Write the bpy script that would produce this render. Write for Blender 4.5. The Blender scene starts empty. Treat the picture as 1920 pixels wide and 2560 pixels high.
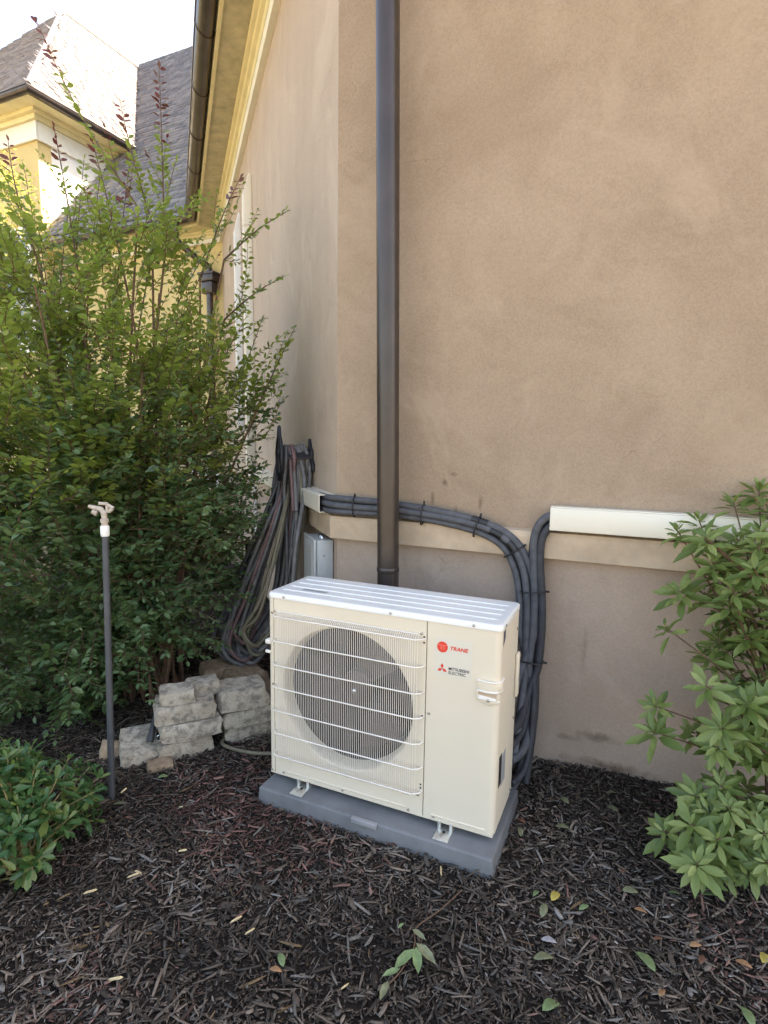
import bpy, bmesh, math, random
import numpy as np
from mathutils import Vector, Matrix, Quaternion

random.seed(7)
rng = np.random.default_rng(11)
scene = bpy.context.scene
COL = scene.collection
R = math.radians

# ------------------------------------------------------------------ camera
FPX, YAW, TILT, ROLL = 1419.36, 0.420918, 0.1269, 0.0144185
CAM = Vector((1.37398, -1.90018, 1.52962))
fwd = Vector((-math.sin(YAW) * math.cos(TILT), math.cos(YAW) * math.cos(TILT), -math.sin(TILT)))
rgt0 = Vector((math.cos(YAW), math.sin(YAW), 0))
up0 = rgt0.cross(fwd)
rgt = rgt0 * math.cos(ROLL) + up0 * math.sin(ROLL)
upv = -rgt0 * math.sin(ROLL) + up0 * math.cos(ROLL)
cd = bpy.data.cameras.new('camera')
cd.sensor_fit = 'VERTICAL'
cd.sensor_height = 24.0
cd.lens = FPX / 2560 * 24.0
cd.clip_start = 0.05
cd.clip_end = 2000
cam = bpy.data.objects.new('camera', cd)
COL.objects.link(cam)
cam.matrix_world = Matrix(((rgt.x, upv.x, -fwd.x, CAM.x), (rgt.y, upv.y, -fwd.y, CAM.y), (rgt.z, upv.z, -fwd.z, CAM.z), (0, 0, 0, 1)))
scene.camera = cam

# ------------------------------------------------------------------ light
SUN_AZ, SUN_EL = R(42), R(44)
w = bpy.data.worlds.new('World')
scene.world = w
w.use_nodes = True
wn = w.node_tree
sky = wn.nodes.new('ShaderNodeTexSky')
sky.sky_type = 'NISHITA'
sky.sun_disc = False
sky.sun_elevation = SUN_EL
sky.sun_rotation = SUN_AZ
sky.air_density = 1.0
sky.dust_density = 3.0
sky.ozone_density = 0.6
wn.links.new(sky.outputs[0], wn.nodes['Background'].inputs[0])
wn.nodes['Background'].inputs[1].default_value = 0.12
sd = bpy.data.lights.new('sun', 'SUN')
sd.energy = 5.0
sd.angle = R(0.5)
sd.color = (1.0, 0.93, 0.82)
sun = bpy.data.objects.new('sun', sd)
COL.objects.link(sun)
sdir = Vector((math.sin(SUN_AZ) * math.cos(SUN_EL), math.cos(SUN_AZ) * math.cos(SUN_EL), math.sin(SUN_EL)))
sun.rotation_euler = sdir.to_track_quat('Z', 'Y').to_euler()
sun.location = (8, 6, 14)
vs = scene.view_settings
vs.view_transform = 'Standard'
vs.look = 'None'
vs.gamma = 1.0
vs.exposure = 2.85
vs.use_curve_mapping = False
scene.cycles.use_adaptive_sampling = True
scene.cycles.adaptive_threshold = 0.025
scene.cycles.max_bounces = 6
scene.cycles.diffuse_bounces = 4
scene.cycles.glossy_bounces = 2
scene.cycles.transmission_bounces = 2
vs.use_white_balance = True
vs.white_balance_temperature = 7600
vs.white_balance_tint = 12

# ------------------------------------------------------------------ helpers
def ray(x, y):
    return rgt * ((x - 960) / FPX) - upv * ((y - 1280) / FPX) + fwd

def at_z(x, y, z):
    r = ray(x, y)
    return CAM + r * ((z - CAM.z) / r.z)

def at_y(x, y, yy):
    r = ray(x, y)
    return CAM + r * ((yy - CAM.y) / r.y)

def at_d(x, y, d):
    return CAM + ray(x, y) * d

def tag(o, label=None, cat=None, group=None, kind=None):
    if label: o['label'] = label
    if cat: o['category'] = cat
    if group: o['group'] = group
    if kind: o['kind'] = kind
    return o

def empty(name, loc=(0, 0, 0), rz=0):
    o = bpy.data.objects.new(name, None)
    o.empty_display_size = 0.05
    COL.objects.link(o)
    o.location = loc
    o.rotation_euler = (0, 0, rz)
    return o

def link(name, me, mat, parent=None):
    o = bpy.data.objects.new(name, me)
    COL.objects.link(o)
    if mat and not me.materials: me.materials.append(mat)
    if parent: o.parent = parent
    return o

class MB:
    def __init__(s): s.v = []; s.f = []
    def add(s, vs_, fs_):
        b = len(s.v)
        s.v += [tuple(p) for p in vs_]
        s.f += [tuple(i + b for i in q) for q in fs_]
        return s
    def box(s, a, b):
        x0, y0, z0 = a; x1, y1, z1 = b
        return s.add([(x0,y0,z0),(x1,y0,z0),(x1,y1,z0),(x0,y1,z0),(x0,y0,z1),(x1,y0,z1),(x1,y1,z1),(x0,y1,z1)],
                     [(0,3,2,1),(4,5,6,7),(0,1,5,4),(1,2,6,5),(2,3,7,6),(3,0,4,7)])
    def tube(s, pts, r, n=10, closed=False, cap=True):
        pts = [Vector(p) for p in pts]
        m = len(pts)
        rs = r if isinstance(r, (list, tuple)) else [r] * m
        tg = []
        for i in range(m):
            a = pts[(i - 1) % m] if (closed or i > 0) else pts[i]
            b = pts[(i + 1) % m] if (closed or i < m - 1) else pts[i]
            tg.append((b - a).normalized())
        nrm = tg[0].orthogonal().normalized()
        vv = []
        for i in range(m):
            if i:
                q = tg[i - 1].rotation_difference(tg[i])
                nrm = q @ nrm
                nrm = (nrm - tg[i] * nrm.dot(tg[i])).normalized()
            bn = tg[i].cross(nrm)
            for k in range(n):
                a = 2 * math.pi * k / n
                vv.append(pts[i] + (nrm * math.cos(a) + bn * math.sin(a)) * rs[i])
        ff = []
        for i in range(m if closed else m - 1):
            j = (i + 1) % m
            for k in range(n):
                l = (k + 1) % n
                ff.append((i*n+k, i*n+l, j*n+l, j*n+k))
        if cap and not closed:
            ff.append(tuple(range(n - 1, -1, -1)))
            ff.append(tuple((m-1)*n + k for k in range(n)))
        return s.add(vv, ff)
    def prism(s, prof, a, b):
        """closed profile list of 2-D points mapped by functions a(p) and b(p) to the two ends"""
        n = len(prof)
        vv = [a(p) for p in prof] + [b(p) for p in prof]
        ff = [(i, (i+1) % n, n + (i+1) % n, n + i) for i in range(n)]
        ff += [tuple(range(n-1, -1, -1)), tuple(range(n, 2*n))]
        return s.add(vv, ff)
    def build(s, name, mat, parent=None, smooth=False, bevel=0, seg=2, angle=40):
        me = bpy.data.meshes.new(name)
        me.from_pydata(s.v, [], s.f)
        bm = bmesh.new(); bm.from_mesh(me)
        bmesh.ops.recalc_face_normals(bm, faces=bm.faces)
        if bevel:
            es = [e for e in bm.edges if len(e.link_faces) == 2 and e.calc_face_angle() > R(angle)]
            bmesh.ops.bevel(bm, geom=es, offset=bevel, segments=seg, profile=0.5, affect='EDGES', clamp_overlap=True)
        bm.to_mesh(me); bm.free()
        if smooth or bevel:
            me.polygons.foreach_set('use_smooth', [True] * len(me.polygons))
            me.set_sharp_from_angle(angle=R(50))
        return link(name, me, mat, parent)

def spline(pts, step=6, closed=False):
    P = [Vector(p) for p in pts]
    n = len(P); out = []
    for i in range(n if closed else n - 1):
        if closed: a, b, c, d = P[(i-1) % n], P[i], P[(i+1) % n], P[(i+2) % n]
        else: a, b, c, d = P[max(i-1, 0)], P[i], P[i+1], P[min(i+2, n-1)]
        for k in range(step):
            t = k / step
            out.append(0.5 * ((2*b) + (c-a)*t + (2*a-5*b+4*c-d)*t*t + (3*b-a-3*c+d)*t*t*t))
    if not closed: out.append(P[-1])
    return out

def np_mesh(name, V, F, mat, parent=None, col=None, smooth=False):
    """V (n,3), F (m,k) constant-size faces"""
    me = bpy.data.meshes.new(name)
    V = np.ascontiguousarray(V, dtype=np.float32); F = np.ascontiguousarray(F, dtype=np.int32)
    k = F.shape[1]
    me.vertices.add(len(V)); me.vertices.foreach_set('co', V.ravel())
    me.loops.add(F.size); me.loops.foreach_set('vertex_index', F.ravel())
    me.polygons.add(len(F))
    me.polygons.foreach_set('loop_start', np.arange(0, F.size, k, dtype=np.int32))
    me.polygons.foreach_set('loop_total', np.full(len(F), k, dtype=np.int32))
    me.update(calc_edges=True)
    if smooth: me.polygons.foreach_set('use_smooth', np.ones(len(F), dtype=bool))
    if col is not None:
        ca = me.color_attributes.new('col', 'FLOAT_COLOR', 'POINT')
        ca.data.foreach_set('color', np.ascontiguousarray(col, dtype=np.float32).ravel())
    return link(name, me, mat, parent)

# ------------------------------------------------------------------ materials
class NT:
    def __init__(s, name):
        s.m = bpy.data.materials.new(name); s.m.use_nodes = True
        s.t = s.m.node_tree; s.b = s.t.nodes['Principled BSDF']; s.o = s.t.nodes['Material Output']
        s.c = s.n('ShaderNodeTexCoord').outputs['Object']
    def n(s, t, **k):
        x = s.t.nodes.new(t)
        for a, b in k.items(): setattr(x, a, b)
        return x
    def l(s, a, b): s.t.links.new(a, b)
    def noise(s, scale, detail=4, rough=0.55, vec=None, stretch=None, dist=0.0):
        x = s.n('ShaderNodeTexNoise'); x.inputs['Scale'].default_value = scale; x.inputs['Distortion'].default_value = dist
        x.inputs['Detail'].default_value = detail; x.inputs['Roughness'].default_value = rough
        v = vec or s.c
        if stretch:
            mp = s.n('ShaderNodeMapping'); mp.inputs['Scale'].default_value = stretch
            s.l(v, mp.inputs['Vector']); v = mp.outputs[0]
        s.l(v, x.inputs['Vector'])
        return x.outputs['Fac']
    def ramp(s, fac, stops):
        x = s.n('ShaderNodeValToRGB'); e = x.color_ramp.elements
        while len(e) < len(stops): e.new(0.5)
        for i, (p, c) in enumerate(stops):
            e[i].position = p
            e[i].color = (*c, 1) if not isinstance(c, (int, float)) else (c, c, c, 1)
        s.l(fac, x.inputs[0]); return x.outputs[0]
    def mix(s, fac, a, b, mode='MIX'):
        x = s.n('ShaderNodeMix', data_type='RGBA', blend_type=mode)
        for k, v in ((0, fac), (6, a), (7, b)):
            if isinstance(v, (int, float)): x.inputs[k].default_value = v
            elif isinstance(v, tuple): x.inputs[k].default_value = (*v, 1)
            else: s.l(v, x.inputs[k])
        return x.outputs[2]
    def math(s, op, a, b=0.0, clamp=False):
        x = s.n('ShaderNodeMath', operation=op); x.use_clamp = clamp
        for i, v in enumerate((a, b)):
            if isinstance(v, (int, float)): x.inputs[i].default_value = v
            else: s.l(v, x.inputs[i])
        return x.outputs[0]
    def bump(s, h, strength=0.3, dist=0.01):
        x = s.n('ShaderNodeBump'); x.inputs['Strength'].default_value = strength; x.inputs['Distance'].default_value = dist
        s.l(h, x.inputs['Height']); s.l(x.outputs[0], s.b.inputs['Normal'])
    def base(s, c):
        if isinstance(c, tuple): s.b.inputs['Base Color'].default_value = (*c, 1)
        else: s.l(c, s.b.inputs['Base Color'])
    def set(s, rough=0.5, metal=0.0, spec=0.5):
        s.b.inputs['Roughness'].default_value = rough; s.b.inputs['Metallic'].default_value = metal
        s.b.inputs['Specular IOR Level'].default_value = spec

def plain(name, c, rough=0.5, metal=0.0, var=0.12, scale=14, bump=0.0, bscale=120, spec=0.5):
    t = NT(name)
    f = t.noise(scale, 5)
    lo = tuple(x * (1 - var) for x in c); hi = tuple(min(1, x * (1 + var)) for x in c)
    t.base(t.ramp(f, [(0.3, lo), (0.7, hi)])); t.set(rough, metal, spec)
    if bump: t.bump(t.noise(bscale, 3), bump, 0.004)
    return t.m

def stucco(name, c1, c2, c3, streak=0.0, spots=()):
    t = NT(name)
    big = t.noise(1.1, 6, 0.62, dist=0.9); mid = t.noise(3.2, 7, 0.66, dist=0.6); fine = t.noise(260, 2)
    c = t.mix(t.ramp(big, [(0.38, 0.0), (0.62, 1.0)]), c1, c2)
    c = t.mix(t.math('MULTIPLY', t.ramp(mid, [(0.5, 0.0), (0.7, 1.0)]), 0.55), c, c3)
    grain = t.noise(120, 3, 0.7)
    c = t.mix(t.math('MULTIPLY', t.ramp(grain, [(0.38, 0.0), (0.66, 1.0)]), 0.34), c, (c3[0]*0.66, c3[1]*0.64, c3[2]*0.62))
    c = t.mix(t.math('MULTIPLY', t.ramp(fine, [(0.3, 0.0), (0.7, 1.0)]), 0.22), c, (c1[0]*1.15, c1[1]*1.15, c1[2]*1.15))
    trowel = t.noise(1.7, 7, 0.68, stretch=(1.0, 1.0, 0.6), dist=1.2)
    c = t.mix(t.math('MULTIPLY', t.ramp(trowel, [(0.52, 0.0), (0.62, 1.0)]), 0.34), c, (c1[0]*1.18, c1[1]*1.2, c1[2]*1.22))
    if streak:
        st = t.noise(2.6, 4, 0.6, stretch=(1.5, 1.5, 0.18))
        c = t.mix(t.math('MULTIPLY', t.ramp(st, [(0.42, 0.0), (0.7, 1.0)]), streak), c, (c1[0]*1.25, c1[1]*1.28, c1[2]*1.32))
        st2 = t.noise(3.4, 6, 0.7, stretch=(1.9, 1.9, 0.12))
        c = t.mix(t.math('MULTIPLY', t.ramp(st2, [(0.5, 0.0), (0.75, 1.0)]), streak * 0.8), c, (c3[0]*0.8, c3[1]*0.8, c3[2]*0.82))
    for (sx, sz, rx, rz, k) in spots:      # splash marks and drips on the plaster
        sp = t.n('ShaderNodeSeparateXYZ'); t.l(t.c, sp.inputs[0])
        dx = t.math('DIVIDE', t.math('SUBTRACT', sp.outputs[0], sx), rx)
        dz = t.math('DIVIDE', t.math('SUBTRACT', sp.outputs[2], sz), rz)
        d = t.math('SQRT', t.math('ADD', t.math('MULTIPLY', dx, dx), t.math('MULTIPLY', dz, dz)))
        d = t.math('ADD', d, t.math('MULTIPLY', t.math('SUBTRACT', t.noise(28, 4), 0.5), 1.6))
        m = t.math('MULTIPLY', t.math('SUBTRACT', 1.0, d, True), k, True)
        c = t.mix(m, c, (0.09, 0.055, 0.035))
    vo = t.n('ShaderNodeTexVoronoi', feature='DISTANCE_TO_EDGE'); vo.inputs['Scale'].default_value = 1.3
    wv = t.n('ShaderNodeVectorMath', operation='ADD'); nz3 = t.n('ShaderNodeTexNoise'); nz3.inputs['Scale'].default_value = 4.0; nz3.inputs['Detail'].default_value = 6
    sc3 = t.n('ShaderNodeVectorMath', operation='SCALE'); sc3.inputs['Scale'].default_value = 0.35
    t.l(t.c, nz3.inputs['Vector']); t.l(nz3.outputs['Color'], sc3.inputs[0]); t.l(t.c, wv.inputs[0]); t.l(sc3.outputs[0], wv.inputs[1]); t.l(wv.outputs[0], vo.inputs['Vector'])
    crack = t.math('MULTIPLY', t.ramp(vo.outputs['Distance'], [(0.0, 1.0), (0.0035, 0.0)]), t.ramp(t.noise(1.6, 3), [(0.56, 0.0), (0.64, 1.0)]))
    c = t.mix(t.math('MULTIPLY', crack, 0.35), c, (c3[0]*0.35, c3[1]*0.33, c3[2]*0.3))
    t.base(c); t.set(0.92, 0, 0.2)
    t.bump(t.math('ADD', t.math('MULTIPLY', fine, 0.5), t.math('MULTIPLY', t.noise(60, 4), 0.8)), 0.35, 0.004)
    return t.m

def leafmat(name, cols, trans=0.3, tcol=(0.25, 0.42, 0.05), rough=0.38):
    t = NT(name)
    g = t.n('ShaderNodeNewGeometry'); oi = t.n('ShaderNodeObjectInfo')
    r = t.math('FRACT', t.math('ADD', g.outputs['Random Per Island'], t.math('MULTIPLY', oi.outputs['Random'], 7.31)))
    k = len(cols) - 1
    c = t.ramp(r, [(i / k, cc) for i, cc in enumerate(cols)])
    c = t.mix(t.math('MULTIPLY', t.ramp(t.noise(55, 4), [(0.4, 0.0), (0.7, 1.0)]), 0.3), c, tuple(x * 0.55 for x in cols[0]))
    t.base(c); t.set(rough, 0, 0.4)
    tr = t.n('ShaderNodeBsdfTranslucent')
    t.l(t.mix(0.5, c, tcol), tr.inputs['Color'])
    ms = t.n('ShaderNodeMixShader'); ms.inputs[0].default_value = trans
    t.l(t.b.outputs[0], ms.inputs[1]); t.l(tr.outputs[0], ms.inputs[2]); t.l(ms.outputs[0], t.o.inputs['Surface'])
    return t.m

M = {}
M['stucco'] = stucco('tan stucco', (0.385, 0.285, 0.203), (0.318, 0.229, 0.158), (0.255, 0.179, 0.121),
                     spots=[(0.46, 1.245, 0.014, 0.04, .6), (0.70, 1.235, 0.016, 0.045, .6), (0.58, 1.2, 0.014, 0.03, .5), (0.52, 1.33, 0.02, 0.02, .7), (0.56, 1.37, 0.025, 0.015, .6)])
M['stucco_side'] = stucco('streaked stucco with side light', (0.49, 0.378, 0.285), (0.45, 0.343, 0.257), (0.395, 0.30, 0.225), streak=0.16)  # front wall's stucco, side light put into a paler base; streaks are weathering
M['plinth'] = stucco('mauve plinth stucco', (0.405, 0.308, 0.24), (0.37, 0.278, 0.217), (0.315, 0.23, 0.174),
                     spots=[(1.28, 0.2, 0.10, 0.03, .7), (1.15, 0.17, 0.08, 0.02, .5), (1.34, 0.07, 0.22, 0.035, .8), (1.2, 0.62, 0.015, 0.12, .35)])
M['ledge'] = plain('tan stucco ledge', (0.47, 0.355, 0.25), 0.9, 0, 0.18, 7, 0.3, 200, 0.2)
M['stucco_far'] = stucco('stucco with yellow bounce', (0.66, 0.52, 0.25), (0.60, 0.47, 0.22), (0.55, 0.42, 0.20))  # the house stucco with yellow bounce light mixed into its colour
M['cream_trim'] = plain('cream trim with bounce tint', (0.76, 0.68, 0.42), 0.6, 0, 0.08, 5)  # cream paint, its yellow deepened to carry light bounced from below
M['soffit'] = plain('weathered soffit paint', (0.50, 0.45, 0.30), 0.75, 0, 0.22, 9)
M['white_trim'] = plain('white trim paint', (0.78, 0.76, 0.68), 0.55, 0, 0.06, 8)
M['wing_sunlit'] = plain('wing stucco with sun glare', (0.78, 0.77, 0.72), 0.8, 0, 0.05, 8)  # sun-facing copy of the wing stucco, overexposure painted as white
M['bronze'] = plain('brown painted metal', (0.052, 0.039, 0.033), 0.32, 0.2, 0.2, 6)
M['copper'] = plain('old copper gutter', (0.075, 0.062, 0.058), 0.32, 0.55, 0.35, 4)
M['cream_metal'] = plain('ivory powder coat', (0.70, 0.602, 0.465), 0.42, 0, 0.025, 3, 0.06, 500)
M['top_metal'] = plain('ivory top with sky tint', (0.72, 0.70, 0.66), 0.22, 0, 0.03, 3)  # whiter than the cabinet: sky reflection put into the base colour
M['wire'] = plain('ivory coated wire', (0.76, 0.69, 0.60), 0.35, 0, 0.02)
M['dark'] = plain('dark interior', (0.010, 0.007, 0.007), 0.7, 0, 0.3)
M['blade'] = plain('dark fan plastic', (0.042, 0.016, 0.014), 0.45, 0, 0.2)
M['screw'] = plain('zinc screw', (0.42, 0.38, 0.34), 0.35, 0.8, 0.3, 60)
M['zinc'] = plain('galvanised steel', (0.66, 0.64, 0.58), 0.3, 0.75, 0.15, 30)
M['pad'] = plain('grey composite pad', (0.15, 0.15, 0.15), 0.6, 0, 0.18, 9, 0.25, 180)
M['pad_lug'] = plain('light grey plastic lug', (0.26, 0.25, 0.25), 0.5, 0, 0.1)
M['duct'] = plain('ivory plastic duct', (0.72, 0.655, 0.535), 0.38, 0, 0.04, 3)
M['pvc'] = plain('white plastic pipe', (0.74, 0.72, 0.68), 0.35, 0, 0.05)
M['foam'] = plain('grey foam insulation', (0.075, 0.075, 0.082), 0.75, 0, 0.25, 25, 0.35, 140)
M['foam2'] = plain('dark foam insulation', (0.032, 0.032, 0.036), 0.7, 0, 0.3, 25, 0.4, 140)
M['tie'] = plain('black nylon', (0.012, 0.012, 0.013), 0.45, 0, 0.1)
M['hose'] = plain('grey rubber hose', (0.14, 0.132, 0.126), 0.55, 0, 0.3, 18, 0.2, 200)
M['hose_dark'] = plain('dark rubber hose', (0.085, 0.08, 0.082), 0.5, 0, 0.3, 18)
M['hose_red'] = plain('dull red hose', (0.15, 0.085, 0.08), 0.55, 0, 0.3, 14)
M['hose_olive'] = plain('olive hose', (0.15, 0.128, 0.082), 0.55, 0, 0.25, 14)
M['iron'] = plain('black cast iron', (0.022, 0.022, 0.027), 0.5, 0.3, 0.3, 30, 0.3, 90)
M['brass'] = plain('tarnished brass', (0.20, 0.16, 0.10), 0.35, 0.85, 0.3, 40)
M['box_grey'] = plain('grey enamel steel', (0.40, 0.405, 0.39), 0.42, 0.1, 0.06, 8)
M['chrome'] = plain('bright fitting', (0.75, 0.75, 0.78), 0.15, 1.0, 0.05)
M['black_plastic'] = plain('black plastic', (0.016, 0.016, 0.017), 0.45, 0, 0.2)
M['riser'] = plain('grey riser pipe', (0.048, 0.05, 0.054), 0.55, 0, 0.2, 20)
M['beige_plastic'] = plain('weathered beige plastic', (0.44, 0.37, 0.30), 0.55, 0, 0.2, 60)
M['sticker'] = plain('clear sticker', (0.665, 0.595, 0.485), 0.5, 0, 0.01)
M['red'] = plain('red print', (0.72, 0.05, 0.03), 0.5, 0, 0.03)
M['red_pale'] = plain('pale red print', (0.80, 0.15, 0.10), 0.5, 0, 0.03)
M['ink'] = plain('black print', (0.04, 0.04, 0.045), 0.5, 0, 0.03)
M['ink_grey'] = plain('grey print', (0.30, 0.30, 0.30), 0.5, 0, 0.1)
M['purple_label'] = plain('dark label', (0.07, 0.06, 0.10), 0.5, 0, 0.3, 60)
M['glass'] = plain('window glass', (0.10, 0.12, 0.12), 0.05, 0, 0.2)
M['bark'] = plain('red brown bark', (0.14, 0.075, 0.042), 0.8, 0, 0.35, 30, 0.4, 60)
M['twig'] = plain('brown twig', (0.11, 0.06, 0.035), 0.7, 0, 0.3, 30)
M['twig_green'] = plain('olive twig', (0.20, 0.16, 0.06), 0.7, 0, 0.3, 30)
M['crape_leaf'] = leafmat('crape myrtle leaf', [(0.07, 0.11, 0.03), (0.115, 0.165, 0.04), (0.17, 0.225, 0.055), (0.25, 0.295, 0.08)], 0.52, (0.55, 0.66, 0.09), 0.3)
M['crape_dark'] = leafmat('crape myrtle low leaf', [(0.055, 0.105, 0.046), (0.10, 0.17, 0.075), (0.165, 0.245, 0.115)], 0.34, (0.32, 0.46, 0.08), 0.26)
M['crape_red'] = leafmat('young red leaf', [(0.10, 0.025, 0.03), (0.14, 0.04, 0.035), (0.12, 0.06, 0.03)], 0.3, (0.35, 0.10, 0.08))
M['azalea_leaf'] = leafmat('azalea leaf', [(0.10, 0.147, 0.038), (0.155, 0.21, 0.055), (0.215, 0.268, 0.078), (0.29, 0.325, 0.108)], 0.28, (0.24, 0.42, 0.09), 0.42)
M['pieris_leaf'] = leafmat('low shrub leaf', [(0.03, 0.085, 0.028), (0.05, 0.125, 0.04), (0.08, 0.16, 0.055), (0.17, 0.21, 0.055)], 0.28, (0.20, 0.40, 0.05), 0.32)
M['gold_leaf'] = leafmat('golden leaf', [(0.25, 0.25, 0.05), (0.34, 0.33, 0.08), (0.20, 0.24, 0.05)], 0.5, (0.6, 0.55, 0.12))
M['far_leaf'] = leafmat('far hedge leaf', [(0.03, 0.07, 0.02), (0.06, 0.12, 0.03), (0.10, 0.16, 0.04)], 0.3)
for nm, cc in (('yellow', (0.42, 0.32, 0.07)), ('green', (0.15, 0.21, 0.085)), ('olive', (0.16, 0.165, 0.085)), ('orange', (0.36, 0.19, 0.09)), ('grey', (0.34, 0.32, 0.32)), ('brown', (0.16, 0.07, 0.04)), ('pale', (0.62, 0.48, 0.27))):
    M['fall_' + nm] = plain('fallen leaf ' + nm, cc, 0.6, 0, 0.3, 50)

def stone_mat():
    t = NT('weathered concrete stone')
    oi = t.n('ShaderNodeObjectInfo')
    sh = t.n('ShaderNodeVectorMath', operation='ADD'); cb = t.n('ShaderNodeCombineXYZ')
    t.l(t.math('MULTIPLY', oi.outputs['Random'], 30.0), cb.inputs[0]); t.l(t.c, sh.inputs[0]); t.l(cb.outputs[0], sh.inputs[1])
    v = sh.outputs[0]
    a = t.noise(9, 6, 0.65, v); b = t.noise(24, 6, 0.7, v); f = t.noise(180, 3, 0.6, v)
    c = t.ramp(a, [(0.3, (0.37, 0.30, 0.215)), (0.5, (0.51, 0.435, 0.335)), (0.7, (0.59, 0.52, 0.42))])
    c = t.mix(t.math('MULTIPLY', t.ramp(b, [(0.47, 0.0), (0.60, 1.0)]), 0.75), c, (0.16, 0.14, 0.115))
    c = t.mix(t.math('MULTIPLY', t.ramp(f, [(0.35, 1.0), (0.6, 0.0)]), 0.3), c, (0.17, 0.14, 0.11))
    t.base(c); t.set(0.92, 0, 0.2)
    t.bump(t.math('ADD', t.math('MULTIPLY', b, 1.0), t.math('MULTIPLY', f, 0.5)), 0.7, 0.012)
    return t.m
M['stone'] = stone_mat()
M['stone_brown'] = plain('brown stone', (0.27, 0.19, 0.125), 0.9, 0, 0.35, 25, 0.6, 60, 0.2)
M['stone_tan'] = plain('tan stone', (0.40, 0.30, 0.20), 0.9, 0, 0.3, 25, 0.6, 60, 0.2)

def shingle_mat(name, cols):
    t = NT(name)
    g = t.n('ShaderNodeNewGeometry')
    k = len(cols) - 1
    c = t.ramp(g.outputs['Random Per Island'], [(i / k, cc) for i, cc in enumerate(cols)])
    c = t.mix(t.math('MULTIPLY', t.noise(30, 4), 0.5), c, tuple(x * 0.6 for x in cols[0]))
    t.base(c); t.set(0.62, 0, 0.5); t.bump(t.noise(90, 3), 0.4, 0.01)
    return t.m
M['slate'] = shingle_mat('grey roof shingle', [(0.12, 0.12, 0.135), (0.18, 0.175, 0.19), (0.26, 0.25, 0.25)])
M['shingle_brown'] = shingle_mat('brown roof shingle', [(0.20, 0.17, 0.165), (0.27, 0.235, 0.225), (0.34, 0.30, 0.29)])

def chip_mat():
    t = NT('bark mulch chips')
    at = t.n('ShaderNodeAttribute'); at.attribute_name = 'col'
    f = t.noise(160, 4, 0.6, stretch=(1, 1, 1))
    c = t.mix(t.math('MULTIPLY', f, 0.75), at.outputs['Color'], (0.012, 0.009, 0.007))
    t.base(c); t.set(0.9, 0, 0.15); t.bump(f, 0.5, 0.003)
    return t.m
M['chips'] = chip_mat()
def soil_mat():
    t = NT('dark mulch soil')
    a = t.noise(3, 5); b = t.noise(90, 6, 0.7)
    c = t.mix(t.ramp(b, [(0.35, 0.0), (0.7, 1.0)]), (0.012, 0.009, 0.007), (0.05, 0.037, 0.028))
    c = t.mix(t.math('MULTIPLY', a, 0.3), c, (0.02, 0.014, 0.011))
    t.base(c); t.set(0.95, 0, 0.2); t.bump(b, 1.0, 0.02)
    return t.m
M['soil'] = soil_mat()
M['tan_ground'] = plain('tan_ground', (0.20, 0.165, 0.10), 0.9, 0, 0.4, 3, 0.5, 60, 0.2)  # open ground around the bed, tinted tan to warm its bounce light

# ================================================================== the setting
def gh(x, y):
    """height of the mulch bed"""
    rise = 0.05 * np.clip((y - 0.15) / 0.5, 0, 1) ** 1.5 * np.clip((x - 0.3) / 1.0, 0, 1.4)
    und = 0.012 * np.sin(3.1 * x + 1.3 * y) * np.cos(2.3 * y - 0.7 * x) + 0.006 * np.sin(9 * x - 5 * y)
    pad = np.clip((np.hypot(np.maximum(np.abs(x - 0.49) - 0.5, 0), np.maximum(np.abs(y - 0.15) - 0.24, 0))) / 0.25, 0, 1)
    return rise + und * pad

g = MB(); g.add([(-400, -400, -0.06), (400, -400, -0.06), (400, 400, -0.06), (-400, 400, -0.06)], [(0, 1, 2, 3)])
tag(g.build('ground', M['tan_ground']), kind='structure')
nx, ny = 150, 130
xs = np.linspace(-4.6, 3.2, nx); ys = np.linspace(-2.6, 3.6, ny)
X, Yg = np.meshgrid(xs, ys)
Z = gh(X, Yg) + 0.006 * np.sin(31 * X + 17 * Yg) * np.sin(27 * Yg - 11 * X)
V = np.stack([X, Yg, Z], -1).reshape(-1, 3)
ii = np.arange(nx * ny).reshape(ny, nx)
F = np.stack([ii[:-1, :-1], ii[:-1, 1:], ii[1:, 1:], ii[1:, :-1]], -1).reshape(-1, 4)
tag(np_mesh('mulch_bed', V, F, M['soil'], smooth=True), kind='structure')

# ------------------------------------------------------------------ the house
ANG = R(44.3)
CN = Vector((-0.073, 0.72, 0))
DU = Vector((-math.sin(ANG), math.cos(ANG), 0))
NO = Vector((-math.cos(ANG), -math.sin(ANG), 0))
MIT = Vector((-0.4214, -1.0, 0))
ULEN = (5.6 - 0.72) / math.cos(ANG)
CN2 = CN + DU * ULEN
XR, XL = 6.5, -8.444
def LW(u, off, z): return CN + DU * u + NO * off + Vector((0, 0, z))

house = empty('house', (0, 0, 0))
tag(house, 'tan stucco house with angled wall, cream eaves and steep shingle roofs', 'house')

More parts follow.
